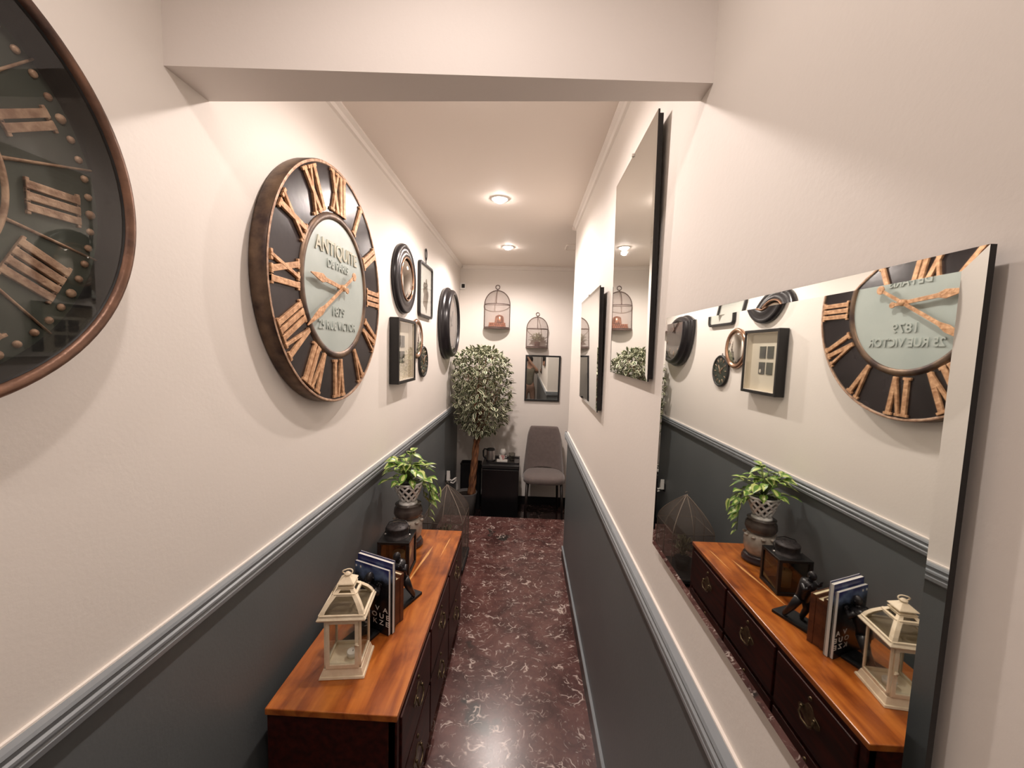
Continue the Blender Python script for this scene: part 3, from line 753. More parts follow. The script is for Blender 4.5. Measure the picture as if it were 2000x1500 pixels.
# ------------------------------------------------------------ ficus tree
def ficus():
    e = empty('ficus_tree', (-.605, 4.36, ZL), 0, 'tall variegated ficus tree with twisted brown trunk in a grey pot', 'plant')
    b = MB(); b.lathe([(.0001, 0), (.095, 0), (.112, .24), (.118, .29), (.120, .30), (.110, .30), (.104, .27), (.0001, .27)], 40); b.build('pot', 'potgrey', e)
    b = MB(); b.lathe([(.0001, .275), (.105, .272)], 32); b.build('soil', 'soil', e)
    b = MB(); tc = Vector((.07, .0, 0))
    for k in range(4):
        pts = []; rs = []
        for i in range(26):
            t = i/25; a = k*PI/2+t*6.0; rr = .024*(1-.2*t)
            pts.append((.055+.045*t+rr*math.cos(a), rr*math.sin(a), .27+t*.62)); rs.append(.024*(1-.35*t))
        b.tube(pts, rs, 8)
    b.build('trunk', 'trunk', e)
    cc = Vector((.135, 0, 1.42)); rnd = random.Random(5)
    b = MB(); tips = []
    root = Vector((.10, 0, .80))
    def ok(p):
        w = e.location+p
        return w.x > XL+.03 and w.y < YF-.03
    for k in range(46):
        a = rnd.uniform(0, 2*PI); z = rnd.uniform(-1, 1)
        zc = cc.z+z*.42; rr = .30*math.sqrt(max(.05, 1-(z*.92)**2))*(1.0 if z > -.2 else .8)*rnd.uniform(.55, 1)
        tip = Vector((cc.x+rr*math.cos(a), cc.y+rr*math.sin(a), zc))
        if not ok(tip): tip.x = max(tip.x, XL+.05-e.location.x); tip.y = min(tip.y, YF-.05-e.location.y)
        st = Vector((root.x, 0, rnd.uniform(.72, 1.2))); midp = (st+tip)/2+Vector((0, 0, .06))
        pts = [st.lerp(midp, t/3) for t in range(3)]+[midp.lerp(tip, t/4) for t in range(5)]
        b.tube(pts, [.006, .005, .0045, .004, .0035, .003, .0025, .002], 5); tips.append((st, midp, tip))
    b.build('branches', 'trunk', e)
    b = MB(); cnt = 0
    while cnt < 2700:
        u = rnd.random()
        z = rnd.uniform(-1, 1); a = rnd.uniform(0, 2*PI)
        prof_r = .335*math.sqrt(max(0.0, 1-abs(z)**4.2))
        if z < -.35: prof_r *= 1-.30*(-.35-z)/.65
        rr = prof_r*(rnd.random()**.38)
        p = Vector((cc.x+rr*math.cos(a), cc.y+rr*math.sin(a)*.95, cc.z+z*.475))
        if rnd.random() < .28*(z < -.45) : continue
        if not ok(p): continue
        out = Vector((math.cos(a), math.sin(a), .0))
        d = out*rnd.uniform(.1, 1)+Vector((rnd.uniform(-.8,.8), rnd.uniform(-.8,.8), rnd.uniform(-.8,.8)))
        if not ok(p+d.normalized()*.06): continue
        L = rnd.uniform(.042, .076)
        leaf(b, p, d, Vector((rnd.uniform(-.4,.4), rnd.uniform(-.4,.4), 1)), L, L*.50, n=4, droop=rnd.uniform(0,.2), margin=rnd.uniform(.35,.62)); cnt += 1
    b.build('foliage', ['leafgreen', 'leafcream'], e, weld=False)
ficus()

# black box standing behind the ficus pot
e = empty('waste_bin', (-.600, 4.70, ZL), 0, 'black square box standing behind the grey ficus pot against the end wall', 'bin')
b = MB(); b.ring(rrect(.235, .16, .02), rrect(.222, .147, .015), .012, .53); b.prism(rrect(.235, .16, .02), 0, .012); b.build('body', 'matteblack', e)
b = MB(); b.ring(rrect(.243, .168, .022), rrect(.219, .144, .014), .525, .54); b.build('rim', 'matteblack', e, .001)

# ------------------------------------------------------------ minibar fridge and what stands on it
FX0, FX1, FY0, FY1, FT = -.432, -.030, 4.27, 4.70, .455
e = empty('mini_fridge', ((FX0+FX1)/2, (FY0+FY1)/2, ZL), 0, 'small square black minibar fridge standing between ficus and chair', 'fridge')
hw = (FX1-FX0)/2; hd = (FY1-FY0)/2; H = FT-ZL
b = MB(); b.box(-hw, hw, -hd+.035, hd, .015, H-.012); b.build('cabinet', 'fridge', e, .004)
b = MB(); b.box(-hw+.003, hw-.003, -hd, -hd+.030, .035, H-.045); b.build('door', 'fridge', e, .006)
b = MB(); b.box(-hw+.006, hw-.006, -hd+.030, -hd+.035, .04, H-.05); b.build('gasket', 'rubber', e)
b = MB(); b.box(-hw-.002, hw+.002, -hd+.004, hd, H-.038, H); b.build('top_panel', mat('fridge_top', (.02,.02,.021), .3, noise=.15), e, .004)
for sx in (-1, 1):
    for sy in (-1, 1):
        b = MB(); b.lathe([(.0001, 0), (.014, 0), (.014, .016)], 12, (sx*(hw-.03), sy*(hd-.05), 0)); b.build('foot', 'matteblack', e)
Z0 = FT+.0005
e = empty('serving_tray', (-.205, 4.47, Z0), 0, 'black glossy tray on top of the minibar fridge', 'tray')
b = MB(); b.prism(rrect(.34, .24, .02), 0, .004); b.ring(rrect(.35, .25, .022), rrect(.338, .238, .02), 0, .014); b.build('tray_body', 'blacksatin', e, .001)
Z1 = Z0+.0045
e = empty('electric_kettle', (-.352, 4.44, Z1), 0, 'small steel and black kettle at left end of the fridge tray', 'kettle')
b = MB(); b.lathe([(.0001, 0), (.052, 0), (.053, .014), (.048, .016)], 32); b.build('base', 'matteblack', e)
b = MB(); b.lathe([(.049, .016), (.050, .03), (.047, .115), (.046, .120)], 32); b.build('body', 'steel', e)
b = MB(); b.lathe([(.047, .120), (.048, .130), (.040, .138), (.010, .142), (.0001, .142)], 32); b.build('lid', 'matteblack', e)
b = MB(); b.tube([(-.044, 0, .128), (-.070, 0, .132), (-.082, 0, .11), (-.080, 0, .05), (-.066, 0, .028), (-.046, 0, .026)], .009, 8); b.build('handle', 'matteblack', e)
def cup(x, y, z, lab):
    e = empty('cup', (x, y, z), 0, lab, 'cup')
    b = MB(); b.lathe([(.0001, 0), (.022, 0), (.030, .020), (.034, .060), (.031, .060), (.027, .022), (.0001, .006)], 28); b.build('bowl', 'white', e)
    b = MB(); b.tube([(.030, 0, .048), (.046, 0, .050), (.052, 0, .036), (.044, 0, .022), (.028, 0, .020)], .0035, 8); b.build('handle', 'white', e)
cup(-.225, 4.50, Z1, 'white cup under the upturned one at the back of the fridge tray')
e = empty('cup', (-.218, 4.50, Z1+.122), 0, 'white upturned cup stacked highest on the fridge tray', 'cup'); e.rotation_euler = (PI, 0, 0)
b = MB(); b.lathe([(.0001, 0), (.022, 0), (.030, .020), (.036, .060), (.033, .060), (.027, .022), (.0001, .006)], 28); b.build('bowl', 'white', e)
e = empty('sachet_holder', (-.222, 4.425, Z1), 0, 'white holder of red and white sachets at middle of the fridge tray', 'sachets')
b = MB(); b.prism(rrect(.12, .06, .01), 0, .018); b.build('dish', 'white', e, .002)
for i in range(5):
    b = MB(); a = (i-2)*.16; R_ = Matrix.Rotation(a, 3, 'Y')
    b.box(-.014, .014, -.018+i*.006, -.016+i*.006, .018, .070, R_); b.build('sachet', 'red' if i in (1, 3) else 'whitematte', e)
e = empty('drinking_glass', (-.115, 4.47, Z1), 0, 'clear glass tumbler at right end of the fridge tray', 'glass')
b = MB(); b.lathe([(.0001, .001), (.030, .001), (.036, .088), (.034, .088), (.028, .006), (.0001, .006)], 32); b.build('tumbler', 'glassgrey', e)
e = empty('spoon', (-.232, 4.372, Z1+.012), 0, 'shiny spoon resting on the front edge of the fridge tray', 'spoon')
b = MB(); b.ball((0, 0, 0), .012, 12, 8, (.8, 1.4, .25)); b.tube([(0, .014, 0), (0, .07, .004)], .002, 6); b.build('spoon_body', 'steel', e)

# ------------------------------------------------------------ chair
def chair():
    e = empty('dining_chair', (.248, 4.50, ZL), 0, 'taupe upholstered dining chair with dark tapered legs against the end wall', 'chair')
    # seat: rounded cushion
    n = 40; vs = []; fs = []
    zs = [(.440, .90), (.448, .985), (.475, 1.0), (.500, .985), (.512, .93), (.518, .80), (.521, .5)]
    def outline(k):
        pts = []
        for i in range(n):
            a = 2*PI*i/n
            c, s_ = math.cos(a), math.sin(a)
            x = .232*abs(c)**.55*(1 if c > 0 else -1); y = .225*abs(s_)**.55*(1 if s_ > 0 else -1)
            if y > 0: x *= 1-.18*(y/.225)
            pts.append((x*k, y*k-.03))
        return pts
    for z, k in zs: vs += [(x, y, z) for x, y in outline(k)]
    for j in range(len(zs)-1):
        for i in range(n): fs.append((j*n+i, j*n+(i+1) % n, (j+1)*n+(i+1) % n, (j+1)*n+i))
    fs.append(tuple(range(n))[::-1]); fs.append(tuple((len(zs)-1)*n+i for i in range(n)))
    b = MB(); b.add(vs, fs, True); b.build('seat', 'fabric', e)
    # wrapping back shell
    b = MB(); nu, nv = 24, 16; vs = []; fs = []
    for side in (0, 1):
        for j in range(nv+1):
            v = j/nv; z = .43+v*.57
            halfw = .232-.055*v**1.3
            for i in range(nu+1):
                u = -1+2*i/nu
                wrap = .15*(1-v*.85)
                ztop = z
                # rounded top corners, cut-out at foot
                if v > .85: ztop = .43+.57*(.85+(v-.85)*(1-max(0, abs(u)-.72)/.28*.95))
                if v < .25: ztop = z+(.25-v)*.60*(.62*(1-u*u))
                y = .17+.05*v-wrap*abs(u)**2.6*1.25
                x = halfw*math.sin(u*PI/2*.96)
                nrm = Vector((u*.8, 1, 0)).normalized()*.028
                if side: x -= nrm.x*.0; y += .028; x *= 1.03
                vs.append((x, y, ztop))
    K = (nu+1)*(nv+1)
    for j in range(nv):
        for i in range(nu):
            a = j*(nu+1)+i; fs.append((a, a+1, a+nu+2, a+nu+1)); fs.append((K+a, K+a+nu+1, K+a+nu+2, K+a+1))
    edge = [i for i in range(nu+1)]+[j*(nu+1)+nu for j in range(1, nv+1)]+[nv*(nu+1)+i for i in range(nu-1, -1, -1)]+[j*(nu+1) for j in range(nv-1, 0, -1)]
    for k in range(len(edge)): p, q = edge[k], edge[(k+1) % len(edge)]; fs.append((p, q, K+q, K+p))
    b.add(vs, fs, True); o = b.build('backrest', 'fabric', e)
    sb = o.modifiers.new('sub', 'SUBSURF'); sb.levels = 1; sb.render_levels = 1
    for sx in (-1, 1):
        b = MB(); b.tube([(sx*.185, -.19, .445), (sx*.205, -.225, 0)], [.017, .011], 10); b.build('leg', 'legblack', e)
        b = MB(); b.tube([(sx*.165, .14, .445), (sx*.185, .22, 0)], [.017, .011], 10); b.build('leg', 'legblack', e)
    b = MB(); b.box(-.17, .17, -.17, .13, .425, .442); b.build('seat_frame', 'legblack', e, .003)
chair()

# ------------------------------------------------------------ chest
CX0, CX1, CY0, CY1, CT = -.762, -.352, 1.128, 2.395, .585
def chest():
    e = empty('drawer_chest', ((CX0+CX1)/2, (CY0+CY1)/2, 0), 0, 'long low mahogany chest of drawers with orange wooden top along left wall', 'chest of drawers')
    hx = (CX1-CX0)/2; hy = (CY1-CY0)/2
    b = MB(); b.box(-hx+.004, hx-.006, -hy+.006, hy-.006, .06, CT-.022); b.build('carcass', 'darkwood', e, .002)
    b = MB(); b.box(-hx, hx, -hy, hy, CT-.022, CT); b.build('top', 'woodtop', e, .003)
    b = MB(); b.box(-hx+.02, hx-.03, -hy+.03, hy-.03, 0, .06); b.build('plinth', 'matteblack', e)
    # pale streak in the top and the end board joints
    b = MB(); b.prism([(.030, .02), (.036, .05), (.052, .20), (.070, .33), (.073, .43), (.060, .36), (.045, .22), (.034, .10)], CT, CT+.0006); b.build('pale_grain_streak', 'sapwood', e)
    b = MB(); b.prism([(.135, .30), (.138, .33), (.150, .48), (.152, .53), (.145, .50), (.139, .40)], CT, CT+.0006); b.build('pale_grain_streak', 'sapwood', e)
    n = 3; wy = 2*(hy-.03)/n
    for i in range(n):
        for z0, z1 in ((.335, .545), (.085, .315)):
            y0 = -hy+.03+i*wy+.008; y1 = y0+wy-.016; ym = (y0+y1)/2; zm = (z0+z1)/2+.01
            d = MB(); d.box(hx-.008, hx+.004, y0, y1, z0, z1); dr = d.build('drawer', 'darkwood', e, .003)
            p = MB()
            pts = []
            for k in range(32):
                a = 2*PI*k/32; r = .036*(1+.22*math.cos(4*a)); pts.append((r*math.cos(a)*1.25, r*math.sin(a)))
            R_ = Matrix(((0, 0, 1), (1, 0, 0), (0, 1, 0)))
            p.T = Matrix.Translation((0, ym, zm)) @ R_.to_4x4()
            p.prism(pts, hx+.0035, hx+.0060); p.T = None
            p.build('backplate', 'brass', dr, .0006)
            h = MB()
            for s_ in (-1, 1): h.ball((hx+.010, ym+s_*.032, zm+.010), .006, 10, 8)
            h.tube([(hx+.011, ym-.032, zm+.010), (hx+.016, ym-.034, zm-.012), (hx+.018, ym-.018, zm-.026), (hx+.018, ym+.018, zm-.026), (hx+.016, ym+.034, zm-.012), (hx+.011, ym+.032, zm+.010)], .0036, 8)
            h.build('pull_handle', 'brass', dr)
            kz = MB(); kz.lathe([(.0001, .006), (.006, .005), (.008, 0)], 12, (hx+.004, ym, z1-.030), 'X'); kz.build('keyhole_plate', 'brass', dr)
    for yy in (-hy+.006, hy-.03):
        b = MB(); b.box(hx-.03, hx-.002, yy, yy+.024, .03, CT-.024); b.build('corner_post', 'darkwood', e, .002)
chest()
ZT = CT+.0008

# ------------------------------------------------------------ cream lantern
def lantern():
    e = empty('candle_lantern', (-.588, 1.322, ZT), math.radians(7.5), 'distressed cream candle lantern with glass panes on near end of the chest', 'lantern')
    B = .074; w = .060; z0, z1 = .030, .205
    def frust(b, a0, a1, za, zb, a0i=None):
        vs = [(x*a0, y*a0, za) for x, y in ((-1,-1),(1,-1),(1,1),(-1,1))]+[(x*a1, y*a1, zb) for x, y in ((-1,-1),(1,-1),(1,1),(-1,1))]
        b.add(vs, [(3,2,1,0), (4,5,6,7), (0,1,5,4), (1,2,6,5), (2,3,7,6), (3,0,4,7)], False)
    b = MB(); frust(b, B, B-.002, 0, .008); frust(b, B-.006, w+.002, .008, z0); b.build('base', 'cream', e, .0012)
    b = MB()
    for sx in (-1, 1):
        for sy in (-1, 1): b.box(sx*w-.007*(sx > 0), sx*w+.007*(sx < 0), sy*w-.007*(sy > 0), sy*w+.007*(sy < 0), z0, z1)
    for s_ in (-1, 1):
        for za, zb in ((z0, z0+.012), (z1-.012, z1)):
            b.box(-w, w, s_*w-.007*(s_ > 0), s_*w+.007*(s_ < 0), za, zb); b.box(s_*w-.007*(s_ > 0), s_*w+.007*(s_ < 0), -w, w, za, zb)
    b.build('body_frame', 'cream', e, .001)
    # front door with rust lines
    d = MB(); d.ring(rect(.106, z1-z0-.006, 0, (z0+z1)/2), rect(.082, z1-z0-.032, 0, (z0+z1)/2), w, w+.006)
    d.v = [(x, -z, y) for x, y, z in d.v]
    dr = d.build('door', 'cream', e, .001)
    k = MB(); k.lathe([(.0001, 0), (.006, .001), (.006, .006), (.0001, .008)], 10, (.047, 0, 0)); k.v = [(x, -w-.006-z, y+.118) for x, y, z in k.v]
    k.tube([(.047, -w-.012, .118), (.057, -w-.014, .117)], .0025, 6); k.build('latch', 'cream', dr)
    for sgn, nm in ((-1, 'x'), (1, 'x')):
        b = MB(); b.box(sgn*(w-.004)-.0006, sgn*(w-.004)+.0006, -w+.007, w-.007, z0+.012, z1-.012); b.build('glass_pane', 'glass', e)
        b = MB(); b.box(-w+.007, w-.007, sgn*(w-.004)-.0006, sgn*(w-.004)+.0006, z0+.012, z1-.012); b.build('glass_pane', 'glass', e)
    # eave and bell-curved roof frame
    b = MB(); frust(b, .076, .079, z1, z1+.006); frust(b, .079, .074, z1+.006, z1+.014); 
    prof = [(.074, z1+.014), (.067, z1+.032), (.056, z1+.050), (.041, z1+.068), (.025, z1+.084)]
    # corner ribs
    for sx in (-1, 1):
        for sy in (-1, 1):
            for (a, za), (c, zc) in zip(prof[:-1], prof[1:]):
                g = .016
                vs = []
                for r, z in ((a, za), (c, zc)):
                    gg = min(g, r*.5)
                    vs += [(sx*r, sy*r, z), (sx*(r-gg), sy*r, z), (sx*(r-gg), sy*(r-gg), z), (sx*r, sy*(r-gg), z)]
                b.add(vs, [(0,1,2,3), (7,6,5,4), (0,4,5,1), (1,5,6,2), (2,6,7,3), (3,7,4,0)], False)
    # top and bottom rails of each roof side with arched head
    for q in range(4):
        Rq = Matrix.Rotation(q*PI/2, 3, 'Z')
        b.box(-.070, .070, -.0745, -.066, z1+.012, z1+.020, Rq)
        b.box(-.034, .034, -.040, -.030, z1+.064, z1+.073, Rq)
        b.box(-.0245, .0245, -.0255, -.012, z1+.078, z1+.0865, Rq)
    b.build('roof_frame', 'cream', e, .0008)
    for q in range(4):
        Rq = Matrix.Rotation(q*PI/2, 3, 'Z'); b = MB(); vs = []; fs = []
        for r, z in prof: vs += [Rq @ Vector((-r+.008, -r+.004, z)), Rq @ Vector((r-.008, -r+.004, z))]
        for i in range(len(prof)-1): fs.append((2*i, 2*i+1, 2*i+3, 2*i+2))
        b.add(vs, fs, True); b.build('roof_glass', 'glassdark', e)
    b = MB(); frust(b, .026, .028, z1+.084, z1+.089); frust(b, .017, .017, z1+.089, z1+.098); frust(b, .029, .028, z1+.098, z1+.101); frust(b, .028, .008, z1+.101, z1+.118)
    b.lathe([(.008, 0), (.012, .006), (.006, .012), (.0001, .014)], 12, (0, 0, z1+.117)); b.build('cap', 'cream', e, .0008)
    b = MB(); zc = z1+.126; rr = .017
    b.tube([(rr*math.cos(2*PI*i/24), .003*math.sin(4*PI*i/24), zc+rr*.55*math.sin(2*PI*i/24)+.004) for i in range(24)], .0022, 6, True); b.build('carry_ring', 'cream', e)
    e2 = empty('tealight_candle', e.matrix_world @ Vector((0,0,0)), 0, 'white tealight candle inside the cream lantern', 'candle')
    R7 = Matrix.Rotation(math.radians(7.5), 3, 'Z'); p = Vector((-.588, 1.322, ZT))+R7 @ Vector((.018, -.005, z0+.0012)); e2.location = p
    b = MB(); b.lathe([(.0001, 0), (.019, 0), (.020, .018), (.018, .018), (.0001, .016)], 24); b.build('wax', 'candle', e2)
    b = MB(); b.tube([(0, 0, .015), (.001, 0, .022)], .0012, 6); b.build('wick', 'matteblack', e2)
    b = MB(); b.box(-w+.008, w-.008, -w+.008, w-.008, z0, z0+.001); b.build('base_plate', 'cream', e)
lantern()

# ------------------------------------------------------------ magazines, books and bookends
G = Vector((-.492, 1.462, ZT)); ga = math.radians(-23)     # local +y = along the row, -x = to the wall
def gp(x, y, z=0):
    return G+Matrix.Rotation(ga, 3, 'Z') @ Vector((x, y, z))
def magazine(y, t, w, h, lab, lean, x=0, txt=True, yr=0):
    e = empty('magazine', gp(x, y), ga+yr, lab, 'magazine', 'magazines between the bookends'); e.rotation_euler = (lean, 0, ga+yr)
    b = MB(); b.box(-w+.001, -.001, .0006, t-.0006, .001, h-.001); b.build('pages', 'paper', e)
    b = MB(); b.box(-w, 0, 0, .0005, 0, h); b.build('front_cover', 'cover', e)
    b = MB(); b.box(-w, 0, t-.0005, t, 0, h); b.build('back_cover', 'cover', e)
    if txt:
        for row, (s_, xx) in enumerate(((' V  A', -.062), ('O U E', -.062), ('K Z E', -.060))):
            text('title_lettering', s_, .027, .0006, 'whitematte', e, (xx+.022, -.0006, .098-row*.027), (PI/2, 0, 0), xscale=1.25, bold=.0002)
        for q in (-.165, -.142):
            b = MB(); b.box(q-.003, q+.003, -.0006, 0, h-.022, h-.014); b.build('cover_mark', 'whitematte', e)
magazine(.000, .010, .172, .262, 'front blue and black magazine with white title letters, nearest the lantern', 0)
magazine(.0108, .003, .172, .258, 'second thin magazine tight behind the front blue one', 0, txt=False)
magazine(.0146, .013, .178, .285, 'tallest blue magazine standing behind the front pair', 0, x=.006, txt=False)
magazine(.0282, .004, .176, .290, 'rearmost tall pale-backed magazine next to the brown books', 0, x=.004, txt=False)
def book(y, t, w, h, lab, x=0):
    e = empty('hardback_book', gp(x, y), ga, lab, 'book', 'brown books between the bookends')
    b = MB(); b.ring(rect(w, t, -w/2, t/2), [(-.002, t-.003), (-w+.002, t-.003), (-w+.002, .003), (-.002, .003)], 0, h)
    b.build('cover', 'bookbrown', e, .001)
    b = MB(); b.box(-w+.002, -.002, .003, t-.003, .002, h-.004); b.build('pages', 'pagecream', e)
book(.034, .022, .135, .205, 'first brown hardback book behind the magazines', -.012)
book(.057, .026, .135, .190, 'middle thick brown hardback book in the row', -.016)
book(.084, .020, .130, .200, 'last brown hardback book against the rear figure bookend', -.014)

def figure(e, sgn):
    """striding nude cast figure pushing with both arms, facing local +y*sgn; origin on the base"""
    def P(x, y, z): return (x*1.5+.010, (y*.62+.010)*sgn, (z-.010)*1.18+.010)
    b = MB()
    # back leg stretched, front leg bent
    b.tube([P(.016, -.100, .012), P(.016, -.098, .022), P(.015, -.055, .060), P(.012, -.018, .103)], [.0075, .0100, .0145, .0190], 10)
    b.tube([P(-.014, -.028, .012), P(-.014, -.030, .022), P(-.016, -.006, .058), P(-.011, -.014, .100)], [.0075, .0100, .0145, .0190], 10)
    for fx, fy in ((.016, -.096), (-.014, -.022)): b.ball(P(fx, fy, .014), .008, 10, 6, (.7, 1.7, .55))
    # trunk leaning forward
    b.tube([P(0, -.020, .096), P(0, -.012, .118), P(0, .004, .145), P(0, .016, .166), P(0, .022, .176)], [.026, .024, .029, .031, .014], 12)
    b.tube([P(0, .020, .172), P(0, .027, .184)], [.011, .010], 8)
    b.ball(P(0, .032, .195), .0175, 14, 10, (.85, 1, 1.12))
    b.ball(P(0, .0455, .192), .0030, 8, 6)
    for s_ in (-1, 1):
        b.tube([P(s_*.022, .014, .168), P(s_*.028, .030, .150), P(s_*.024, .052, .162)], [.0110, .0095, .0075], 8)
        b.ball(P(s_*.024, .055, .164), .0065, 8, 6, (.7, .6, 1.2))
        b.ball(P(s_*.0115, .032, .196), .003, 6, 5)
    for s_ in (-1, 1):
        for q in range(4): b.tube([P(s_*.024-.005+q*.0033, .055, .166), P(s_*.024-.005+q*.0033, .0585, .177-abs(q-1.3)*.001)], [.0019, .0013], 5)
        b.tube([P(s_*.024-s_*.006, .055, .164), P(s_*.024-s_*.010, .0575, .170)], [.0019, .0014], 5)
    return b
e = empty('figure_bookend', gp(-.086, -.050), ga, 'black bookend with figure pushing against the front magazine, behind the lantern', 'bookend', 'figure bookends')
b = MB(); b.box(-.045, .045, -.052, .047, 0, .010); b.build('base', 'matteblack', e, .001)
figure(e, 1).build('figure', 'blacksatin', e)
e = empty('figure_bookend', gp(-.098, .178), ga, 'black bookend with figure pushing the brown books from behind', 'bookend', 'figure bookends')
b = MB(); b.box(-.045, .045, -.070, .100, 0, .012); b.build('base', 'matteblack', e, .001)
figure(e, -1).build('figure', 'blacksatin', e)

# ------------------------------------------------------------ black square lantern
def black_lantern():
    e = empty('square_lantern', (-.608, 1.935, ZT), math.radians(2), 'square black metal lantern with round perforated cap on the chest', 'lantern')
    w = .077; H = .175
    b = MB(); b.box(-w, w, -w, w, 0, .016); b.box(-w, w, -w, w, H-.014, H)
    for sx in (-1, 1):
        for sy in (-1, 1): b.box(sx*w-.016*(sx > 0), sx*w+.016*(sx < 0), sy*w-.016*(sy > 0), sy*w+.016*(sy < 0), .016, H-.014)
    b.build('frame', 'black', e, .002)
    for s_ in (-1, 1):
        b = MB(); b.box(-w+.014, w-.014, s_*(w-.006)-.001, s_*(w-.006)+.001, .014, H-.012); b.build('glass_pane', 'glasssmoke', e)
        b = MB(); b.box(s_*(w-.006)-.001, s_*(w-.006)+.001, -w+.014, w-.014, .014, H-.012); b.build('glass_pane', 'glasssmoke', e)
    b = MB(); b.lathe([(.062, H), (.060, H+.005), (.053, H+.010), (.052, H+.016), (.052, H+.040), (.054, H+.044), (.050, H+.050), (.0001, H+.052)], 40); cp = b.build('cap', mat('rusty_cap', (.05,.042,.042), .5, .3, noise=.5, nscale=60, bump=.4), e)
    b = MB()
    for k in range(9):
        a = 2*PI*k/8; r = 0 if k == 8 else .028
        b.lathe([(.0001, .0008), (.0035, .0006), (.0036, 0)], 8, (r*math.cos(a), r*math.sin(a), H+.0514))
    b.build('cap_holes', 'matteblack', cp)
    b = MB()
    b.tube([(-.058, .0, H+.004), (-.062, .012, H+.030), (-.050, .03, H+.054), (-.01, .045, H+.062), (.03, .040, H+.058), (.056, .02, H+.036), (.058, 0, H+.004)], .0028, 8); b.build('wire_handle', 'black', e)
    for sx in (-1, 1):
        b = MB(); b.ball((sx*.060, 0, H+.005), .006, 10, 8); b.build('handle_lug', 'steel', e)
    e2 = empty('pillar_candle', (-.600, 1.93, ZT+.0165), 0, 'cream pillar candle inside the square black lantern', 'candle')
    b = MB(); b.lathe([(.0001, 0), (.030, 0), (.031, .075), (.027, .079), (.0001, .074)], 28); b.build('wax', mat('cream_wax', (.80,.62,.33), .5, noise=.05), e2)
    b = MB(); b.tube([(0, 0, .072), (.001, 0, .084)], .0014, 6); b.build('wick', 'matteblack', e2)
black_lantern()

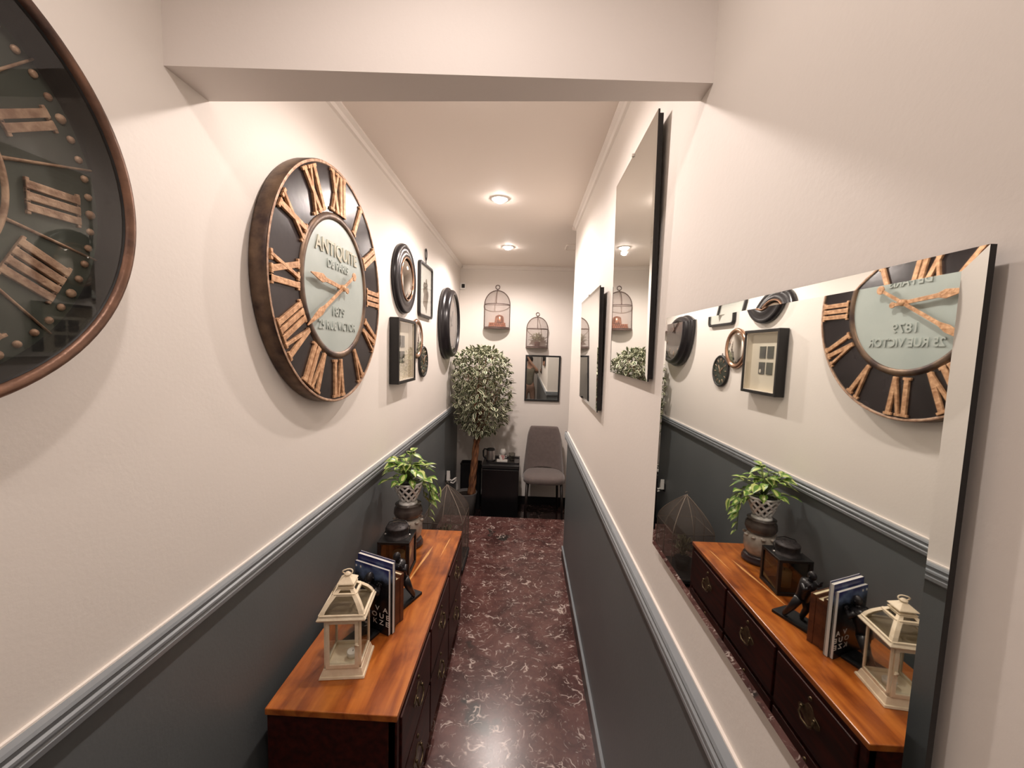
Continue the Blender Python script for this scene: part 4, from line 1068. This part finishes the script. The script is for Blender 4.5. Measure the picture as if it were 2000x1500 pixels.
# ------------------------------------------------------------ pothos in stacked ceramic
def pothos():
    e = empty('ceramic_stand', (-.630, 2.195, ZT), 0, 'glazed stoneware jar on a dark foot, carrying the latticed planter', 'pot')
    b = MB(); b.lathe([(.0001, 0), (.078, 0), (.084, .006), (.084, .018), (.076, .024), (.078, .030), (.074, .040), (.0001, .040)], 40); b.build('foot', 'saucer', e)
    b = MB(); b.lathe([(.058, .040), (.072, .060), (.080, .095), (.079, .125), (.066, .152), (.058, .160)], 40); b.build('lower_body', 'ceramic', e)
    b = MB(); b.lathe([(.057, .158), (.070, .168), (.079, .190), (.076, .216), (.066, .232), (.072, .240), (.0001, .240)], 40); b.build('upper_body', 'ceramicdark', e)
    b = MB()
    for k in range(10):
        a = 2*PI*k/10
        b.ball((.0765*math.cos(a), .0765*math.sin(a), .148), .012, 8, 6, (1, 1, .6))
    b.build('relief_band', 'ceramic', e)
    e = empty('lattice_planter', (-.630, 2.195, ZT+.2405), 0, 'white latticed porcelain planter holding the pothos', 'planter')
    r0, r1, h = .040, .076, .125
    b = MB(); b.lathe([(.0001, .004), (r0-.006, .004), (r1-.007, h-.012), (.0001, h-.014)], 32); b.build('inner_pot', 'matteblack', e)
    b = MB(); b.lathe([(.0001, 0), (.052, 0), (.050, .008), (r0, .020), (r0-.004, .022)], 40)
    b.lathe([(r1-.003, h-.014), (r1+.003, h-.010), (r1+.004, h), (r1-.004, h), (r1-.007, h-.012)], 40)
    n = 10
    for sg in (-1, 1):
        for k in range(n):
            pts = []
            for i in range(9):
                t = i/8; a = 2*PI*k/n+sg*t*1.25; r = r0+(r1-r0)*t
                pts.append((r*math.cos(a), r*math.sin(a), .018+(h-.030)*t))
            b.tube(pts, .0066, 6)
    b.build('lattice_body', 'white', e)
    e = empty('pothos_plant', (-.630, 2.195, ZT+.3605), 0, 'trailing green and yellow pothos growing out of the white lattice planter', 'plant')
    rnd = random.Random(11)
    bl = MB(); bs = MB()
    def heart(b, base, d, up, L, var):
        d = d.normalized(); s = d.cross(up).normalized(); nn = s.cross(d)
        prof = [0, .62, .92, .88, .62, .30, 0]
        n = len(prof)-1; vs = []
        for i, q in enumerate(prof):
            t = i/n; ww = q*L*.40
            c = base+d*(L*t)-Vector((0, 0, 1))*(L*.28*t*t)
            back = d*(-.12*L) if i == 1 else Vector((0, 0, 0))
            vs += [c-s*ww+nn*ww*.25+back, c-s*ww*.45+nn*ww*.1, c, c+s*ww*.45+nn*ww*.1, c+s*ww+nn*ww*.25+back]
        bi = len(b.v); b.add(vs, [], True)
        for i in range(n):
            for j in range(4):
                a = i*5+j; b.f.append([bi+k for k in (a, a+1, a+6, a+5)])
                b.m.append(1 if ((j in (1, 2)) == var and rnd.random() < .75) else 0); b.sm.append(True)
    wx0 = XL+.02-(-.630)
    for k in range(54):
        a = rnd.uniform(0, 2*PI); el = rnd.uniform(.05, 1.35)
        R_ = rnd.uniform(.05, .115)
        p = Vector((math.cos(a)*math.cos(el)*R_*1.15, math.sin(a)*math.cos(el)*R_, .012+math.sin(el)*R_*1.45))
        if p.x < wx0+.06: p.x = wx0+.06
        d = Vector((math.cos(a), math.sin(a), rnd.uniform(-.45, .45)))
        if p.x+d.normalized().x*.07 < wx0: d.x = abs(d.x)*.3
        heart(bl, p, d, Vector((rnd.uniform(-.3,.3), rnd.uniform(-.3,.3), 1)), rnd.uniform(.050, .075), rnd.random() < .6)
        bs.tube([(0, 0, .0005), (p.x*.5, p.y*.5, p.z*.6+.01), tuple(p)], .0016, 5)
    for vi, (ax, drop, outr) in enumerate(((.15, .21, .115), (.45, .13, .130), (.9, .12, .125), (-.15, .10, .125), (1.8, .10, .12))):
        pts = []
        for i in range(9):
            t = i/8; r = outr*min(1, t*2.2)
            pts.append(Vector((r*math.cos(ax+t*.2), r*math.sin(ax+t*.2), .02*math.sin(t*PI)-drop*t**1.6)))
        bs.tube(pts, .0018, 5)
        for i in range(2, 9):
            aa = ax+rnd.uniform(-.9, .9)
            d = Vector((math.cos(aa), math.sin(aa), rnd.uniform(-1.0, -.2)))
            heart(bl, pts[i], d, Vector((math.cos(ax), math.sin(ax), .6)), rnd.uniform(.040, .062), rnd.random() < .7)
    # long arm reaching toward the corridor
    arm = [Vector((.05, .02, .03)), Vector((.10, .03, .02)), Vector((.145, .03, .0)), Vector((.165, .03, -.03))]
    bs.tube(arm, .0017, 5)
    heart(bl, arm[-1], Vector((.2, -.1, -1)), Vector((1, 0, .2)), .06, False); heart(bl, arm[1], Vector((.8, -.3, .2)), Vector((0, 0, 1)), .07, True)
    bl.build('leaves', ['pothos', 'pothosyellow'], e, weld=False); bs.build('stems', mat('vine_stem', (.14,.20,.05), .5, noise=.2), e)
pothos()

# ------------------------------------------------------------ wire mesh cage on the floor beyond the chest
def floor_cage():
    e = empty('wire_cloche', (-.575, 3.06, 0), 0, 'dark wire mesh cage with pointed top, dry plant inside, on floor beyond the chest', 'birdcage')
    w, d, H, T = .150, .170, .40, .640
    b = MB(); b.box(-w-.01, w+.01, -d-.01, d+.01, .03, .055); b.build('base', 'matteblack', e, .002)
    for sx in (-1, 1):
        for sy in (-1, 1):
            b = MB(); b.lathe([(.0001, 0), (.010, 0), (.012, .03)], 10, (sx*w*.9, sy*d*.9, 0)); b.build('foot', 'matteblack', e)
    b = MB(); cs = [(-w, -d), (w, -d), (w, d), (-w, d)]
    def side(c, t):   # bell-shaped corner curve
        if t <= .6: return Vector((c[0], c[1], .055+(H-.055)*t/.6))
        u = (t-.6)/.4; k = max(0, 1-u**1.35)
        return Vector((c[0]*k, c[1]*k, H+(T-H)*u**.9))
    for c in cs: b.tube([side(c, i/24) for i in range(25)], .0035, 6)
    for z in (.060, H): b.tube([(x, y, z) for x, y in cs], .0035, 6, True)
    for x, y in ((0, -d), (0, d), (w, 0), (-w, 0)): b.tube([side((x, y), i/24) for i in range(25)], .0028, 6)
    b.tube([(.012*math.cos(2*PI*i/12), 0, T+.012+.012*math.sin(2*PI*i/12)) for i in range(12)], .002, 6, True)
    b.build('frame', mat('pale_wire', (.26,.21,.17), .4, .4, noise=.3), e)
    for q in range(4):
        c0, c1 = cs[q], cs[(q+1) % 4]; vu = []; fs = []; rows = 20; cols = 6
        wd = math.dist(c0, c1)
        for j in range(rows+1):
            for i in range(cols+1):
                s_ = i/cols; c = (c0[0]+(c1[0]-c0[0])*s_, c0[1]+(c1[1]-c0[1])*s_)
                vu.append((side(c, j/rows*.995), (s_*wd, j/rows*.66)))
        for j in range(rows):
            for i in range(cols): a = j*(cols+1)+i; fs.append((a, a+1, a+cols+2, a+cols+1))
        gauze('wire_gauze', vu, fs, 'gauzedark', e)
    e = empty('dried_plant', (-.575, 3.06, .0555), 0, 'dried pale plant in a dark pot inside the floor-standing wire cage', 'plant')
    b = MB(); b.lathe([(.0001, 0), (.045, 0), (.058, .09), (.054, .09), (.0001, .08)], 24); b.build('pot', 'matteblack', e)
    rnd = random.Random(21); b = MB()
    for k in range(170):
        a = rnd.uniform(0, 2*PI); el = rnd.uniform(.2, 1.45)
        dd = Vector((math.cos(a)*math.cos(el)*.42, math.sin(a)*math.cos(el)*.42, math.sin(el)))
        st = Vector((0, 0, .09))+dd*rnd.uniform(.02, .17)
        leaf(b, st, dd+Vector((rnd.uniform(-.4,.4), rnd.uniform(-.4,.4), rnd.uniform(0,.5))), Vector((0, 0, 1)), rnd.uniform(.035, .055), .014, n=3)
    b.build('foliage', [mat('dry_leaf', (.16,.15,.08), .6, noise=.3), mat('dry_leaf_pale', (.40,.36,.24), .6, noise=.2)], e, weld=False)
floor_cage()

# white plug with looped flex on the left wall
e = empty('plug_adaptor', (XL, 4.17, .325), wall='left', label='white plug adaptor with looped white cord low on the slate wall by the ficus', cat='plug')
b = MB(); b.prism(rrect(.055, .08, .008), 0, .010); b.build('socket_plate', 'matteblack', e, .001)
b = MB(); b.prism([(-.020, -.02), (.020, -.02), (.016, .03), (-.004, .085), (-.012, .085)], .010, .045); b.build('adaptor', 'white', e, .003)
b = MB(); b.tube([(0, -.012, .042), (.0, -.022, .065), (.01, .0, .095), (.02, .006, .105), (.03, -.03, .10), (.02, -.055, .075), (0, -.04, .05)], .0085, 8); b.build('cord', 'white', e)

# ------------------------------------------------------------ the photographer, seen only in the end-wall mirror
def skinned(name, chain, edges, radii, material, parent, sub=2, root=0):
    me = bpy.data.meshes.new(name); me.from_pydata(chain, edges, []); me.materials.append(M[material])
    o = bpy.data.objects.new(name, me); COL.objects.link(o); o.parent = parent
    md = o.modifiers.new('skin', 'SKIN'); md.use_smooth_shade = True
    sv = me.skin_vertices[0].data if me.skin_vertices else None
    if sv is None:
        bm = bmesh.new(); bm.from_mesh(me); bm.verts.layers.skin.verify(); bm.to_mesh(me); bm.free(); sv = me.skin_vertices[0].data
    for i, r in enumerate(radii): sv[i].radius = (r, r) if not isinstance(r, tuple) else r; sv[i].use_root = (i == root)
    s2 = o.modifiers.new('sub', 'SUBSURF'); s2.levels = sub; s2.render_levels = sub
    return o
def photographer():
    e = empty('person', (.11, -.40, 0), 0, 'person in olive top and tan trousers holding up a phone, seen in the end-wall mirror', 'person')
    V = [(0,0,.96), (0,0,1.10), (0,.01,1.28), (0,.0,1.42), (0,.01,1.50), (0,.02,1.57), (0,.03,1.66), (0,.03,1.735),     # 0-7 pelvis..crown
         (-.17,.0,1.42), (-.27,.16,1.36), (-.26,.27,1.60), (-.215,.33,1.80),                                       # 8-11 left arm to wrist
         (.17,.0,1.42), (.22,.20,1.40), (.04,.31,1.60), (-.085,.34,1.80),                                           # 12-15 right arm
         (-.10,0,.90), (-.11,.01,.50), (-.12,-.03,.09), (-.12,.09,.035),                                           # 16-19
         (.10,0,.90), (.12,.03,.50), (.14,0,.09), (.15,.12,.035)]                                                  # 20-23
    E_ = [(0,1),(1,2),(2,3),(3,4),(4,5),(5,6),(6,7),(3,8),(8,9),(9,10),(10,11),(3,12),(12,13),(13,14),(14,15),(0,16),(16,17),(17,18),(18,19),(0,20),(20,21),(21,22),(22,23)]
    Rd = [.13,.115,.135,.12,.055,.062,.088,.055,.052,.040,.033,.024,.052,.040,.033,.024,.085,.052,.034,.026,.085,.052,.034,.026]
    skinned('body', V, E_, Rd, 'skin', e)
    skinned('shirt', [(0,0,.93), (0,0,1.10), (0,.01,1.28), (0,.0,1.41), (0,.0,1.46), (-.17,0,1.42), (-.225,.04,1.30), (.17,0,1.42), (.225,.04,1.30)],
            [(0,1),(1,2),(2,3),(3,4),(3,5),(5,6),(3,7),(7,8)], [.15,.132,.150,.132,.075,.066,.06,.066,.06], 'shirt', e)
    skinned('trousers', [(0,0,.99), (0,0,.90), (-.10,0,.84), (-.11,.01,.50), (-.12,-.03,.12), (.10,0,.84), (.12,.03,.50), (.14,0,.12)], [(0,1),(1,2),(2,3),(3,4),(1,5),(5,6),(6,7)], [.145,.14,.102,.070,.055,.102,.070,.055], 'shorts', e)
    b = MB(); b.ball((0, .005, 1.70), .108, 24, 16, (.88, .98, 1.0)); 
    b.v = [v for v in b.v]; b.build('hair', 'hair', e)
    b = MB(); b.ball((0, .118, 1.655), .016, 12, 8, (.7, 1, 1.3)); 
    for s_ in (-1, 1): b.ball((s_*.088, .02, 1.66), .022, 10, 8, (.35, .7, 1.2))
    b.build('nose_and_ears', 'skin', e)
    b = MB()
    for s_ in (-1, 1): b.ball((s_*.034, .108, 1.680), .011, 10, 8, (1.2, .6, .7))
    b.build('eyes', 'hair', e)
    b = MB(); b.ball((0, .108, 1.612), .020, 12, 8, (1.2, .5, .35)); b.build('mouth', mat('lips', (.40,.14,.12), .5, noise=.1), e)
    for s_, wx in ((-1, -.215), (1, -.085)):
        V = [(wx, .33, 1.80), (wx+s_*.004, .345, 1.84), (wx+s_*.002, .355, 1.88)]; Ed = [(0,1),(1,2)]; Rr = [.022, .030, .024]
        for q in range(4):
            k = len(V); xo = wx-.024+q*.016; ln = (.030, .038, .036, .026)[q]
            V += [(xo, .362, 1.892), (xo-s_*.003, .382, 1.892+ln*.5), (xo-s_*.006, .396, 1.892+ln*.6)]; Ed += [(2, k), (k, k+1), (k+1, k+2)]; Rr += [.009, .0085, .0075]
        k = len(V); V += [(wx-s_*.028, .355, 1.855), (wx-s_*.038, .372, 1.880)]; Ed += [(1, k), (k, k+1)]; Rr += [.010, .008]
        skinned('hand', V, Ed, Rr, 'skin', e, 1)
    for s_, yy in ((-1, .04), (1, .07)):
        b = MB(); b.ball((s_*.13, yy, .030), .055, 16, 10, (.85, 2.1, .55)); b.build('shoe', 'shoe', e)
    e2 = empty('smartphone', (-.035, -.022, 1.66), 0, 'dark smartphone held up by the person in the mirror', 'phone')
    e.scale = (.87, .87, .87)
    b = MB(); pts = rrect(.075, .155, .012); b.prism(pts, -.004, .004); b.v = [(x, z, y) for x, y, z in b.v]; b.build('phone_body', 'blacksatin', e2, .001)
    b = MB(); b.prism(rrect(.028, .032, .006, cx=.020, cy=.055), .004, .0055); b.v = [(x, z, y) for x, y, z in b.v]; b.build('camera_bump', 'matteblack', e2)
photographer()
